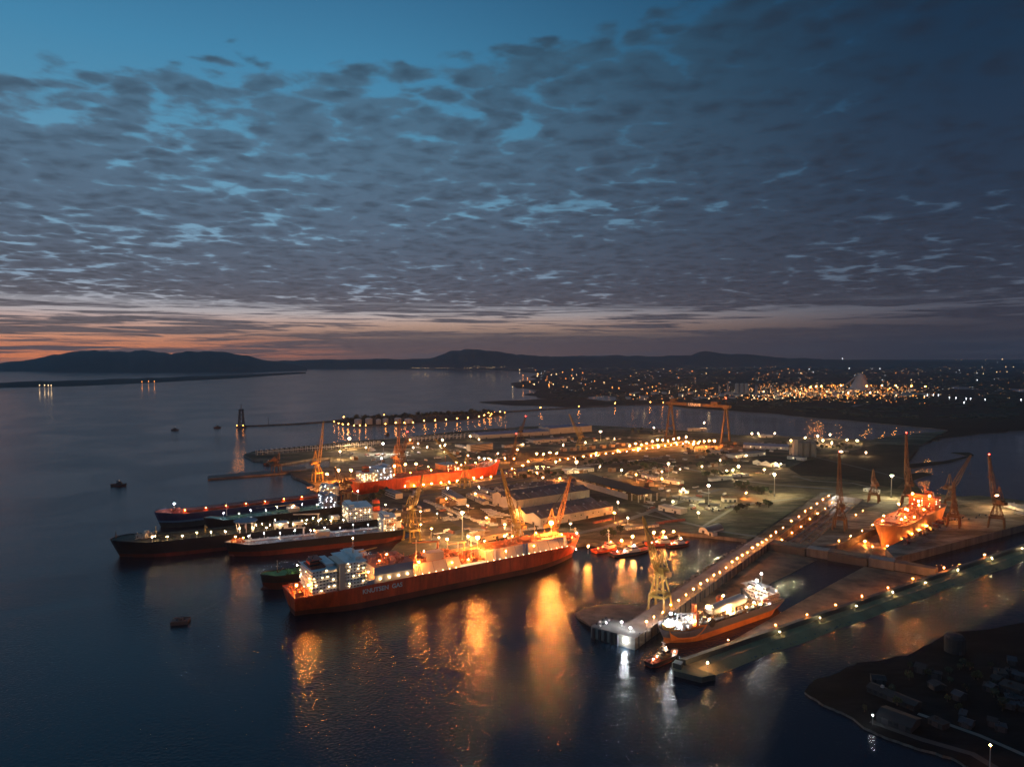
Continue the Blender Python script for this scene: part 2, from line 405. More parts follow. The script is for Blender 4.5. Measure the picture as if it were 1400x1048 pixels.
ridge('hills', [(640, 495), (740, 488), (800, 486.5), (860, 485.5), (920, 487), (948, 487), (955, 482), (975, 482), (1000, 485), (1060, 488), (1150, 491), (1260, 493), (1330, 495), (1500, 497), (1700, 500)], 17500, 3600, 7.7, 640, 1700)

# shipyard platform with its dock basins
DA = (-14, 444, -14, 52)    # dock with the red tanker
DB = (470, 1000, -42, 2)    # long building dock under the gantry crane
def grect(fr, u0, u1, v0, v1): return [fr(u0, v0), fr(u1, v0), fr(u1, v1), fr(u0, v1)]
north = [(1296, 588), (1260, 592), (1215, 596), (1190, 601), (1150, 600), (1100, 597), (1060, 595), (1000, 594), (960, 590), (900, 586), (850, 583), (780, 580), (700, 584), (620, 590), (560, 597), (480, 603), (400, 611), (345, 617), (333, 621)]
west = [(346, 628), (360, 629), (370, 634), (382, 634), (425, 627), (452, 625), (450, 638), (425, 640), (396, 642), (400, 650), (411, 654), (430, 663)]
yl = jag(pp(north, 4), .22) + pp(west, 4) + [Vector(q) for q in ((-318, 1100, 0), (-262, 1040, 0), (-172, 905, 0), (-118, 862, 0), (-137, 800, 0), (-146, 655, 0), (66, 794, 0), (92, 808, 0))]
yl += pp([(850, 748), (926, 727), (971, 731), (1021, 737)], 4) + [D(345, -26), D(680, -26), D(690, 60), D(720, 135), D(760, 230), D(900, 260), D(1400, 380)]
yl += pp([(1600, 660), (1500, 672), (1400, 684), (1340, 677), (1315, 678), (1262, 674), (1245, 652), (1238, 630), (1215, 612), (1262, 606)], 4)
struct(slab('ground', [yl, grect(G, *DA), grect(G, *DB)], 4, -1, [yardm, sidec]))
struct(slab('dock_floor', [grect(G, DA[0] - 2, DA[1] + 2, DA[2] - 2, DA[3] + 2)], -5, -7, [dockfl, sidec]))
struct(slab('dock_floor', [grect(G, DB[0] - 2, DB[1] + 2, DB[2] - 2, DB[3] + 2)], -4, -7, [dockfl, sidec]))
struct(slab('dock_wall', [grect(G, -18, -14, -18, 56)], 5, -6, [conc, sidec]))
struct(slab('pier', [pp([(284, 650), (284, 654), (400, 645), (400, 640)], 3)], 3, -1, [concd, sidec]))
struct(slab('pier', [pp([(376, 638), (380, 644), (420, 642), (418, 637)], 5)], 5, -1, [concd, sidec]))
# lift docks plateau
E3a, E3b = D(334, 129), D(1150, 455)
hole1 = [D(332, 4), D(652, 4), D(652, 44), D(332, 44)]
hole2 = [D2(2, 1), D2(286, 1), D2(286, 43), D2(30, 43)]
far_e = [D(700, 280), D(1150, 455), D(1400, 390), D(900, 268), D(760, 235), D(722, 140), D(692, 62), D(682, -20)]
plat = [D(-2, -16), D(-2, 3), D(318, 3), D(332, 3.9), ] 
struct(slab('dock_apron', [[D(332, -16), D(332, 3.9), D(652.1, 3.9), D(652.1, 44), D(331, 44), D2(1, 0.9), D2(286.1, .9), D2(286.1, 43.1), D2(30, 43.1), D(334, 129)] + far_e], 9, -1, [aprm, sidec]))
struct(slab('pier', [[D(-26, -16), D(-26, 3), D(332, 3), D(332, -16)]], 9.004, -1, [conc, sidec]))
lp = bpy.data.objects['pier.002'] if 'pier.002' in bpy.data.objects else None
fm = MB().box(-.5, .5, -.35, .35, -8.5, -.3).mesh('fender', dark); bm_ = MB().cyl((0, 0, 0), (0, 0, .9), .35, .5, 8).mesh('bollard', dark)
for i in range(30):
    q = D(-20 + i * 11.3, 3.3, 9); link('fender', fm, lp, tuple(q), D.a)
    q = D(-16 + i * 11.3, 1.9, 9); link('bollard', bm_, lp, tuple(q), D.a)
struct(slab('pier', [[D(318, 3.2), D(318, 131), D(333.8, 131), D(333.8, 3.2)]], 8.7, -1, [concd, concd]))
for v0, v1 in ((44, 66), (107, 131)):
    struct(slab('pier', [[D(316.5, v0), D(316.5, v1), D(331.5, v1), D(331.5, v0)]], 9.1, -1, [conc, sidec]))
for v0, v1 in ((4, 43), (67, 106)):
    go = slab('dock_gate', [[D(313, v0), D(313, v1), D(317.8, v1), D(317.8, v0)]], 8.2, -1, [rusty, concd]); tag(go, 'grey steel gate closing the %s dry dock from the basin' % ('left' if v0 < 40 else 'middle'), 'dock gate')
gb = slab('dock_gate', [[D(318, 131.4), D(318, 168), D(326, 170), D(333, 131.4)]], 8.2, -1, [concd, sidec]); tag(gb, 'dark gate at the end of the water channel beside the breakwater', 'dock gate')
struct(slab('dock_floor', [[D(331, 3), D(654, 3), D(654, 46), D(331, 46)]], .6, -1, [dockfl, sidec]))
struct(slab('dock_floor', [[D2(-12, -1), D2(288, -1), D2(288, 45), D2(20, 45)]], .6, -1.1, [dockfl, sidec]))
# bank west of the long pier and the rubble mound at its head
mb = MB(); L = []
for u in range(-20, 700, 12):
    L += [D(u, -16.1, 8.6), D(u, -21 - rnd.random(), 4.5 + JIT(.5)), D(u, -29 + JIT(1.2), -.5)]
n_ = len(L) // 3
mb.add(L, [(3 * i + k, 3 * i + 3 + k, 3 * i + 4 + k, 3 * i + 1 + k) for i in range(n_ - 1) for k in (0, 1)])
struct(mb.build('embankment', rock))
mound = pp([(903, 820), (885, 829), (858, 826), (830, 826), (800, 831), (786, 838), (790, 846), (806, 856), (842, 868), (880, 852), (915, 828)], 0)
cm = sum(mound, Vector()) / len(mound); cm = D(-12, -46)
mb = MB(); vs = []
for k, (f, z) in enumerate(((1, -.4), (.93, 1.6), (.75, 2.6), (.4, 3.2), (.03, 3.4))):
    for p in mound: vs.append((cm.x + (p.x - cm.x) * f, cm.y + (p.y - cm.y) * f, z + JIT(.25)))
n_ = len(mound)
mb.add(vs, [(k * n_ + i, k * n_ + (i + 1) % n_, (k + 1) * n_ + (i + 1) % n_, (k + 1) * n_ + i) for k in range(4) for i in range(n_)])
struct(mb.build('rubble_mound', mat('mud and rubble', (.17, .145, .11), .95, .4, .08, bump=.6)))
hb = thing('pier_block', 'pale concrete pier head block with dark fender slots facing the water', 'pier', (0, 0, 0))
slab('deck_block', [[D(-26, -36), D(-26, 3), D(-2, 3), D(-2, -36)]], 9.3, -1, [conc, conc], hb)
for i in range(5):
    mb = MB(); v = -33 + i * 5.2; q = D(-26.6, v); mb.box(-1.1, .9, -.9, .9, -1, 8.8, rz=D.a, o=(q.x, q.y, 0)); mb.build('fender', dark, hb)
for i in range(9):
    mb = MB(); q = D(-22 + i * 2.5, -34.5 if i % 2 else -30); mb.box(-.8, .8, -.6, .6, 9.3, 10.4, rz=D.a, o=(q.x, q.y, 0)); mb.build('bollard', dark if i % 3 else white, hb)
# raised side floors of the lift basin and the small ramp beside the dredger
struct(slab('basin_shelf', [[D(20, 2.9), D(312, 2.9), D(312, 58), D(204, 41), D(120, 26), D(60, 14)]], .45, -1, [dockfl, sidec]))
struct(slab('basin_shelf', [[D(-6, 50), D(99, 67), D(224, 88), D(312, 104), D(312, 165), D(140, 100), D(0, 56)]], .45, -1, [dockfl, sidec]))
# breakwater: inner ledge, wall, outer slope
bl = lambda u: 46 + (u + 27) * .372
ang_b = math.atan(.372)
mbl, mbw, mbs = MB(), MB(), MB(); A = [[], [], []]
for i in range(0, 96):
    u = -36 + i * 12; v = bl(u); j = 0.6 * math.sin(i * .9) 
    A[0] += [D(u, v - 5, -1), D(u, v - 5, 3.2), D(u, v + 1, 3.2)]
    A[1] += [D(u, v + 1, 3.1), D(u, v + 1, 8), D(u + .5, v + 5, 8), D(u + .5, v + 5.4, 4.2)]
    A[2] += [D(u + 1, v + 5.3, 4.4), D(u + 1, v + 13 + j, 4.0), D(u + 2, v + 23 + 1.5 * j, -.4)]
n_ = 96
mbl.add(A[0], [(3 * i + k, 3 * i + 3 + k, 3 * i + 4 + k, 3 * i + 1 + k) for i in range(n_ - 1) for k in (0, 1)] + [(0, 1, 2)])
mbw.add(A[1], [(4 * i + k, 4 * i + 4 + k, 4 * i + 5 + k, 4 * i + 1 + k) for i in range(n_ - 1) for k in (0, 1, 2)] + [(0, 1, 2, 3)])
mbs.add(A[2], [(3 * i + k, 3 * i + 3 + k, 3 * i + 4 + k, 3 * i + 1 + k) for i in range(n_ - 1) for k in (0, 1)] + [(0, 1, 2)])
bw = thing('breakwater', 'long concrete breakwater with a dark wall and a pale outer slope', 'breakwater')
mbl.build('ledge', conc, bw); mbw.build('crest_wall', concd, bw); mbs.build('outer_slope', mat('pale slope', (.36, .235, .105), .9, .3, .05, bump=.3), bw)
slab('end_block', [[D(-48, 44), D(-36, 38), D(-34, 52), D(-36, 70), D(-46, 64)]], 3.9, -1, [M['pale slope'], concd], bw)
slab('end_house', [[D(-44, 42), D(-38, 41), D(-38, 47), D(-44, 48)]], 7.5, 3.8, [conc, concd], bw)
# near dark shore, bottom right
ns = pp([(1100, 945), (1112, 930), (1140, 921), (1172, 905), (1240, 896), (1290, 868), (1400, 850), (1900, 800), (1900, 1500), (1450, 1150), (1332, 1052), (1300, 1034), (1250, 1020), (1215, 1008), (1190, 997), (1150, 972), (1125, 962)], 1.5)
ns = jag(ns, .22, 5, True)
struct(slab('near_shore', [ns], 1.5, -1, [nearm, rock]))

# island with tanks, and its causeway
isl = pp([(455, 577), (462, 580), (480, 581.5), (505, 582), (560, 578.5), (640, 572.5), (690, 567), (691, 563), (640, 563), (560, 567), (480, 571), (456, 574)], 2)
struct(slab('island', [isl], 2, -1, [landm, rock]))
def causeway(pts, wdt, z, name='causeway'):
    q = [P(x, y, 0) for x, y in pts]; lo = []; hi = []
    for i, p in enumerate(q):
        d = (q[min(i + 1, len(q) - 1)] - q[max(i - 1, 0)]).normalized(); n = Vector((-d.y, d.x, 0)) * wdt / 2
        lo.append(p - n); hi.append(p + n)
    return struct(slab(name, [lo + hi[::-1]], z, -1, [rock, rock]))
causeway([(328, 583), (400, 580), (456, 576)], 16, 3)
causeway([(690, 563), (740, 560), (792, 557), (842, 554), (912, 553)], 14, 3)
struct(slab('sand_spit', [pp([(1215, 637), (1250, 640), (1300, 632), (1332, 622), (1325, 618), (1300, 618), (1322, 623), (1290, 630), (1250, 633)], .4)], .4, -1, [landm, rock]))
struct(slab('sand_spit', [pp([(1240, 660), (1262, 652), (1275, 648), (1262, 645), (1240, 648)], .4)], .4, -1, [landm, rock]))

# the air: even haze round the whole scene
hz = MB().box(-26000, 26000, -1500, 21000, -9.5, 640).build('haze', None); stuff(hz)
hm_ = bpy.data.materials.new('haze air'); hm_.use_nodes = True; t = hm_.node_tree; t.nodes.clear()
pv = nd(t, 'ShaderNodeVolumePrincipled'); pv.inputs['Color'].default_value = (.80, .84, .92, 1); pv.inputs['Density'].default_value = 3.2e-5; pv.inputs['Anisotropy'].default_value = 0.3
oo = nd(t, 'ShaderNodeOutputMaterial'); t.links.new(pv.outputs[0], oo.inputs['Volume']); hz.data.materials.clear(); hz.data.materials.append(hm_)

struct(slab('marsh', [pp([(1078, 640), (1100, 630), (1130, 624), (1200, 607), (1258, 609), (1236, 636), (1243, 652), (1225, 668), (1190, 660), (1140, 652), (1095, 650)], 4.015)], 4.015, 3.5, [landm, rock]))
# roads and paved strips # name='haze'
def road(pts, wdt, m_, z=4.03, lvl=4): return struct(ribbon('road', pp(pts, lvl), wdt, z, m_))
roadm = mat('worn road', (.17, .15, .125), .85, .3, .03)
road([(1140, 668), (1080, 664), (1000, 655), (940, 640), (880, 628), (760, 640), (700, 650), (600, 668)], 9, roadm)
road([(585, 740), (640, 722), (590, 695), (560, 680)], 14, asph, 4.05)
road([(640, 722), (760, 735), (830, 720), (900, 695), (985, 668)], 10, roadm, 4.06)
road([(880, 690), (930, 712), (985, 726), (1050, 735)], 8, roadm, 4.08)
road([(560, 680), (640, 668), (760, 648), (940, 618), (1060, 612), (1180, 640), (1240, 655)], 9, asph, 4.1)
road([(1200, 668), (1165, 660), (1110, 657), (1085, 650)], 7, roadm, 4.12)
road([(870, 700), (960, 740 - 20), (1010, 690), (1100, 680)], 6, roadm, 4.14)

# ------------------------------------------------------------------ lamps
poles = {}
def lampmesh(h, r, kind, s, arm):
    r *= .78; s *= 1.5; key = (h, r, kind, s, arm)
    if key not in poles:
        pw = max(.35, h * .022)
        a = MB().cyl((0, 0, 0), (0, 0, h), pw, pw * .6, 6)
        if arm: a.box(-r * 1.5, r * 1.5, -r * .35, r * .35, h, h + .35)
        b = MB()
        if arm:
            for x in (-1, 0, 1): b.ball((x * r * 1.0, 0, h - r * .4), r * .62)
        else: b.ball((0, 0, h + r * .8), r)
        poles[key] = (a.mesh('pole', steel), b.mesh('lamp_head', lampmat(kind, s)))
    return poles[key]
def lamp(p, h, r, kind, s, label, group, arm=False, name='street_lamp', cat='lamp'):
    a, b = lampmesh(h, r, kind, s, arm)
    t_ = thing(name, label, cat, p, rnd.random() * 3, group); t_.scale = (rnd.uniform(.7, 1.25),) * 3
    link('pole', a, t_); link('lamp_head', b, t_); return t_
def lamps(pts, g, h, r, kind, s, label, group, arm=False, name='street_lamp'):
    for x, y in pts:
        q = P(x, y, g + h); lamp((q.x, q.y, g), h, r, kind, s, label, group, arm, name)
# long pier lamps
wall = [(884, 850), (894, 842), (906, 835.5), (917, 827), (928, 820), (938, 812.5), (948, 806), (958, 799), (967, 793), (976, 786.5), (984, 781), (993, 774.5), (1001, 769), (1008, 764), (1015, 759.5), (1022, 754.5), (1029, 749.5),
        (1036, 744.5), (1042, 740.5), (1048, 736.5), (1054, 732), (1061, 727.5), (1071, 720), (1082, 712.5), (1092, 705.5), (1101, 699), (1109, 693.5), (1117, 688), (1125, 682.5), (1133, 677)]
lamps(wall, 9, 3.2, .45, 'sodium', 130, 'small orange lamp on a short pole along the long dock pier', 'orange lamps lining the long dock pier', name='pier_lamp')
lamps([(1147, 739), (1163, 732), (1179, 725), (1193, 717)], 9, 4, .6, 'sodium', 110, 'orange lamp on the pier edge in front of the docked ship bow', 'lamps on the middle dock pier', name='pier_lamp')
lamps([(1193, 748), (1158, 714), (1170, 704), (1180, 697)], 9, 3, .45, 'sodium', 60, 'low orange lamp between the two dry docks', 'low lamps between the dry docks', name='pier_lamp')
for i, u in enumerate([-22, 12, 45, 65, 84, 104, 122, 142, 162, 180, 200, 220, 240, 262, 292, 318, 352, 400, 452, 520]):
    q = D(u, bl(u) + 1.5 if i % 2 else bl(u) - .5); z = 8 if i % 2 else 3.2
    lamp((q.x, q.y, z), 2.2 if i % 2 else 2.4, .42, 'sodium', 150 if i % 2 else 520, 'small low lamp on the dark breakwater wall', 'low lamps along the breakwater', name='pier_lamp')
for u in (60, 110, 160, 215, 270, 330, 400, 470):
    q = D(u, bl(u) + 8); lamp((q.x, q.y, 4.1), 3.2, .3, 'green', 130, 'pale lamp on the outer slope of the breakwater', 'pale lamps on the breakwater slope', name='pier_lamp')
for i in range(7):
    for v in (7, 41):
        q = D(352 + i * 44, v, .6); lamp(tuple(q), 4, .25, 'sodium', 420, 'added orange fill lamp on the floor of the empty left dry dock', 'added fill lamps in the empty dry dock', name='low_dock_lamp')  # lamps added only to make the dock floor glow orange
# quay by the tugs
lamps([(804, 747), (850, 739), (865, 736), (894, 730), (907, 728), (921, 725)], 4, 8, .9, 'sodium', 420, 'bright orange lamp on the quay beside the moored tugs', 'orange quay lamps by the tugs')
# dock head cluster, north row, building dock
lamps([(447, 648), (463, 646), (480, 645), (446, 657)], 4, 16, 1.5, 'sodium', 600, 'large orange floodlight at the entrance of the red tanker dock', 'orange floodlights at the dock entrance')
lamps([(539, 639), (554, 637.6), (569, 636)], 4, 16, 1.4, 'sodium', 600, 'large orange floodlight on the far side of the red tanker dock', 'orange floodlights behind the red tanker')
rowN = [(734, 620), (743, 619.5), (752, 618.5), (761, 617.6), (861, 608), (869, 607.3), (877, 606.6), (884, 604.5), (892, 603.6), (899, 602.8), (906, 602), (913.6, 601.3), (921, 600.6), (928, 599.8), (938, 599), (948, 606.4), (955, 605.3), (962.6, 604.6), (969.6, 603.9), (976.7, 603.4)]
lamps(rowN, 4, 12, 1.4, 'sodium', 420, 'round orange lamp in the row along the long building dock', 'orange lamps along the building dock')
for i in range(22):
    u = 478 + i * 24; q = G(u, 5.5); lamp((q.x, q.y, 4), 3, .6, 'sodium', 260, 'low orange lamp on the near edge of the building dock', 'low lamps on the building dock edge', name='dock_lamp')
for i in range(14):
    u = 485 + i * 38; q = G(u, -38 + (i % 2) * 30); lamp((q.x, q.y, -4), 4.5, .8, 'sodium', 700, 'added orange fill lamp on the floor of the building dock', 'added fill lamps inside the building dock', name='low_dock_lamp')  # extra floor lamps, added to fill the trench with orange glow
lamps([(554, 664), (566, 663.3), (579, 662.2), (590, 661.2), (603, 660), (614, 659), (625, 657.5), (636, 656), (648, 654.3), (658.6, 653), (671, 651)], 4, 3, .8, 'sodium', 330, 'orange lamp on the dock edge shining on the red hull', 'orange lamps lighting the red hull', name='dock_lamp')
lamps([(700, 642), (702.6, 628), (707.5, 615.5), (734, 645.6), (722, 631), (715, 637), (690, 626), (668, 627)], 4, 8, .9, 'sodium', 330, 'orange lamp standing around the bow of the red tanker', 'orange lamps around the red tanker bow')
# high masts
hm = 'high floodlight mast'
for (x, y), h, kind, s, where in (((969, 661), 34, 'green', 800, 'in the sandy field left of centre'), ((1059, 648), 36, 'green', 550, 'standing on the right dark grass'), ((963, 575), 30, 'warm', 500, 'behind the gantry crane'),
        ((894, 581), 30, 'warm', 600, 'left of the gantry crane'), ((821, 586.5), 30, 'warm', 600, 'at the right end of the long blue shed'), ((788, 626), 30, 'warm', 800, 'above the low white building'), ((914, 630.5), 28, 'warm', 700, 'in the middle of the yard'),
        ((938, 599.5), 26, 'warm', 450, 'near the left gantry leg'), ((477.6, 600), 24, 'warm', 800, 'on the far long pier'), ((524, 607), 24, 'cool', 700, 'on the far pier right of the tall crane'), ((608, 604), 26, 'warm', 700, 'in front of the pale office block'),
        ((465, 615), 20, 'warm', 700, 'at the left end of the far dock'), ((1219, 654), 34, 'green', 700, 'left of the docked ship superstructure'), ((1363, 668), 34, 'warm', 900, 'beside the right-hand crane'), ((632, 706), 28, 'warm', 800, 'behind the orange gas carrier')):
    q = P(x, y, 4 + h); lamp((q.x, q.y, 4), h, 1.15, kind, s * 2.2, hm + ' ' + where, 'floodlight masts of the yard', True, 'floodlight_mast', 'light mast')
lamps([(993.6, 642), (1001.8, 640.7), (1009.7, 639)], 4, 12, 1.0, 'warm', 1500, 'one of three bright white lamps in a row on the grass', 'three white yard lamps')
lamps([(934, 669), (1061, 634), (1067.6, 633), (1028, 593), (1037, 592), (1059, 591), (1081, 601), (1101, 598), (1118, 597), (1135, 595), (1158, 600), (1172, 602), (1184, 618), (1150, 617), (1137, 606), (1125, 603)], 4, 8, .8, 'warm', 600, 'white lamp among the buildings at the back of the yard', 'white lamps at the back of the yard')
lamps([(1144, 675)], 9, 5, .9, 'cool', 700, 'bluish white lamp at the far end of the left dry dock', None)
lamps([(643, 597), (654.6, 599), (572, 606), (584, 610), (602, 609), (565, 611), (596, 601), (605, 602)], 4, 9, .8, 'warm', 300, 'small lamp on the long row of racks on the far pier', 'small lamps on the far pier')
lamps([(1308, 692)], 9, 20, 1.5, 'sodium', 260, 'large orange lamp beside the crane at the docked ship stern', None)
lamps([(560, 600), (575, 700), (760, 690), (840, 700), (700, 700), (690, 735), (665, 705), (590, 725), (640, 690), (610, 680), (830, 660), (870, 650), (545, 700), (650, 672), (905, 655), (1020, 672), (765, 655)], 4, 11, .5, 'sodium', 2300, 'plain yard lamp between the sheds', 'yard lamps between the sheds')

for (x, y, z, r_, s_, lb) in ((862, 857, 12, .6, 110, 'white lamp at the inner corner of the pier head block'), (850, 851, 12, .5, 80, 'white lamp in the middle of the pier head block'), (829, 850, 11, .35, 60, 'small white lamp at the outer side of the pier head block')):
    q = P(x, y, z); lamp((q.x, q.y, 9.3), z - 9.3, r_, 'cool', s_, lb, None, name='pier_lamp')
q = D(-27.2, -5, 5.5); o = link('wall_lamp', MB().ball((0, 0, 0), .75).box(-.2, 1.2, -.2, .2, -.2, .2, 0).mesh('wall_lamp', lampmat('cool', 220)), None, tuple(q), D.a); tag(o, 'white lamp fixed on the water side of the pier head block', 'lamp')
YL = [(612, 668), (655, 664), (742, 652), (720, 668), (800, 655), (850, 644), (885, 634), (820, 636), (760, 632), (905, 645), (930, 640), (960, 636), (985, 628), (1020, 622), (1045, 642), (880, 672), (920, 684), (955, 700), (845, 688), (858, 708), (780, 715), (735, 735), (690, 718), (640, 735), (600, 735), (575, 716), (598, 700), (520, 704), (500, 612), (545, 618), (640, 622), (680, 620), (715, 606), (770, 609), (800, 604), (840, 598)]
lamps(YL, 4, 8, .42, 'warm', 800, 'small warm lamp scattered through the yard', 'small warm yard lamps')
# ------------------------------------------------------------------ trees
def crownmesh(seed, dm):
    r_ = random.Random(seed); mb = MB()
    for i in range(90):
        th, ph = r_.random() * 6.28, math.acos(r_.uniform(-.8, 1)); rr = r_.uniform(.55, 1) * (1 + .25 * math.sin(3 * th + seed))
        c = Vector((math.cos(th) * math.sin(ph) * rr * 2.6, math.sin(th) * math.sin(ph) * rr * 2.6, 4.4 + math.cos(ph) * rr * 2.2))
        a = Vector((r_.uniform(-1, 1), r_.uniform(-1, 1), r_.uniform(-1, 1))).normalized() * r_.uniform(.5, 1.1); b_v = a.orthogonal().normalized() * r_.uniform(.5, 1.0)
        mb.add([c - a - b_v * .3, c - b_v, c + a, c + b_v], [(0, 1, 2, 3)])
    return mb.mesh('crown', dm)
crowns = [crownmesh(i, leafm if i % 2 else leafd) for i in range(5)]
trunkm = MB().cyl((0, 0, 0), (.1, 0, 2.6), .35, .22, 6).bar((.1, 0, 2.4), (1.2, .3, 4.2), .25, .1).bar((.1, 0, 2.4), (-1.0, -.4, 4.4), .25, .1).mesh('trunk', bark)
def tree(x, y, s, label, group, g=4, px=True):
    p = P(x, y, g) if px else Vector((x, y, g))
    t_ = thing('tree', label, 'tree', (p.x, p.y, g), rnd.random() * 6, group); t_.scale = (s * rnd.uniform(.8, 1.3), s * rnd.uniform(.8, 1.3), s)
    link('trunk', trunkm, t_); link('crown', crowns[rnd.randrange(5)], t_)
rows = [((790, 633), (905, 640), 26, 'dark bushy tree in the rows behind the black-roofed shed'), ((930, 612), (1000, 628), 10, 'small tree near the gantry crane yard'), ((1005, 665), (1055, 676), 14, 'shrub-like tree in the hedge right of the light mast'),
        ((960, 655), (1010, 645), 8, 'tree by the three white lamps'), ((770, 650), (700, 655), 10, 'tree between the red tanker and the brown sheds'), ((1060, 612), (1170, 612), 16, 'tree around the grey silos'), ((880, 640), (1000, 636), 14, 'tree in the middle of the yard'),
        ((500, 690), (530, 672), 8, 'tree on the quay below the red tanker stern'), ((820, 735), (850, 728), 5, 'tree behind the moored tugs'), ((1000, 700), (1060, 690), 6, 'low tree on the dark grass by the dock'), ((860, 590), (930, 596), 8, 'tree on the shore behind the building dock')]
for (x0, y0), (x1, y1), n_, lb in rows:
    for i in range(n_):
        f = (i + rnd.random() * .8) / n_
        tree(x0 + (x1 - x0) * f, y0 + (y1 - y0) * f + JIT(3), rnd.uniform(.9, 1.9), lb, lb.replace('tree', 'trees', 1))
for i in range(34):
    f = i / 34; tree(475 + 205 * f, 578 - 12 * f + JIT(1.2), rnd.uniform(2.2, 3.8), 'dark tree on the small lamplit island', 'trees on the island', 2)
for i in range(26): tree(1180 + rnd.random() * 210, 905 + rnd.random() * 70, rnd.uniform(.6, 1.0), 'dark tree on the unlit near shore', 'trees on the near shore', 1.5)
# far woods that read as one mass
mb = MB()
for i in range(2600):
    x = rnd.uniform(760, 1390); y = rnd.uniform(500, 572)
    if y > lerpl([(760, 545), (900, 548), (1100, 562), (1230, 574), (1400, 582)], x): continue
    if noise.noise(Vector((x * .02, y * .12, 3))) < -.05: continue
    p = P(x, y, 1.5); s = p.y / 2900; mb.ball((p.x, p.y, 3), rnd.uniform(10, 26) * s, rz=rnd.uniform(4, 9) * s)
stuff(mb.build('distant_woods', leafd))

# ------------------------------------------------------------------ buildings
def facing(a, b):
    """frame whose x runs along the near facade a->b and y points away from the camera"""
    d = b - a; return math.atan2(d.y, d.x), math.hypot(d.x, d.y)
winm = MB().box(-.9, .9, -.12, .12, -.7, .7).mesh('window', glass)
winl = MB().box(-.9, .9, -.12, .12, -.7, .7).mesh('window', emi('lit window', (1, .72, .4), 5))
doorm = MB().box(-1.8, 1.8, -.15, .15, 0, 3.6).mesh('door', dark)
def building(label, pa, pb, depth, h, wallm, roofm, roof='flat', nwin=0, floors=1, doors=1, name='building', g=4, rh=None, lit_=.12, cat='building', bays=1, sky=0, bands=False):
    a, b = P(*pa, g), P(*pb, g); rz, L = facing(a, b); FOOT.append((a.x, a.y, rz, L, depth))
    t_ = thing(name, label, cat, (a.x, a.y, g), rz)
    rh = rh if rh is not None else depth / bays * .16
    w_ = MB().box(0, L, 0, depth, 0, h); r_ = MB(); e = .6
    if roof == 'flat':
        r_.box(-.3, L + .3, -.3, depth + .3, h - .001, h + .5); r_.box(L * .3, L * .42, depth * .4, depth * .6, h + .5, h + 2.2)
    elif roof == 'gable':                       # ridge along the length, bays side by side in depth
        for k in range(bays):
            y0 = depth * k / bays; y1 = depth * (k + 1) / bays; ym = (y0 + y1) / 2
            w_.add([(0, y0, h), (0, y1, h), (0, ym, h + rh)], [(0, 2, 1)]); w_.add([(L, y0, h), (L, y1, h), (L, ym, h + rh)], [(0, 1, 2)])
            r_.add([(-e, y0 - e * (k == 0), h + .05), (L + e, y0 - e * (k == 0), h + .05), (L + e, ym, h + rh + .25), (-e, ym, h + rh + .25), (-e, y1 + e * (k == bays - 1), h + .05), (L + e, y1 + e * (k == bays - 1), h + .05)], [(0, 1, 2, 3), (3, 2, 5, 4)])
    elif roof == 'saw':                         # gables facing the camera
        for k in range(bays):
            x0 = L * k / bays; x1 = L * (k + 1) / bays; xm = (x0 + x1) / 2
            w_.add([(x0, 0, h), (x1, 0, h), (xm, 0, h + rh)], [(0, 1, 2)]); w_.add([(x0, depth, h), (x1, depth, h), (xm, depth, h + rh)], [(0, 2, 1)])
            r_.add([(x0 - e * (k == 0), -e, h + .05), (x0 - e * (k == 0), depth + e, h + .05), (xm, depth + e, h + rh + .25), (xm, -e, h + rh + .25), (x1, depth + e, h + .05), (x1, -e, h + .05)], [(0, 3, 2, 1), (3, 5, 4, 2)])
    elif roof == 'round':
        for seg in range(8):
            a0, a1 = math.pi * seg / 8, math.pi * (seg + 1) / 8; q = lambda t: (L / 2 - math.cos(t) * L / 2, math.sin(t) * L * .38 + h)
            (x0, z0), (x1, z1) = q(a0), q(a1); r_.add([(x0, -.2, z0), (x1, -.2, z1), (x1, depth, z1), (x0, depth, z0)], [(0, 1, 2, 3)])
            w_.add([(L / 2, 0, h), (x0, 0, z0), (x1, 0, z1)], [(0, 2, 1)])
    w_.build('wall', wallm, t_); r_.build('roof', roofm, t_)
    for k in range(sky):
        x = L * (k + .5) / sky; ym = depth / bays * .25
        MB().add([(x - 1.2, ym * .4, h + rh * .2 + .32), (x + 1.2, ym * .4, h + rh * .2 + .32), (x + 1.2, ym * 1.7, h + rh * .85 + .32), (x - 1.2, ym * 1.7, h + rh * .85 + .32)], [(0, 1, 2, 3)]).build('skylight', roofgr, t_)
    if roof == 'gable' and L > 30:
        for k in range(bays):
            for i in range(int(L / 16)): MB().box(-1, 1, -.8, .8, 0, 1.5, taper=.2).build('roof_vent', steel, t_).location = (8 + i * 16, depth * (k + .5) / bays, h + rh + .1)
        for i in range(int(L / 9)): MB().box(-.25, .25, -.35, 0, 0, h).build('pilaster', wallm, t_).location = (4 + i * 9, -.02, 0)
    fh = h / floors
    for f in range(floors):
        if bands:
            MB().box(1, L - 1, -.12, .1, f * fh + fh * .42, f * fh + fh * .78).build('window_band', glass, t_); continue
        for k in range(nwin):
            if f == 0 and doors and k % max(1, nwin // doors) == nwin // max(1, doors * 2): continue
            link('window', winl if rnd.random() < lit_ else winm, t_, (L * (k + .5) / nwin, -.05, f * fh + fh * .58))
    for k in range(doors): link('door', doorm, t_, (L * (k + .5) / doors, -.05, 0))
    if roof == 'gable':
        for k in range(bays): link('door', doorm, t_, (-.05, depth * (k + .5) / bays, 0), R(90))
    return t_
B_ = building; FOOT = [(*P(777, 659, 4)[:2], facing(P(777, 659, 4), P(858, 683, 4))[0], 100, 45)]
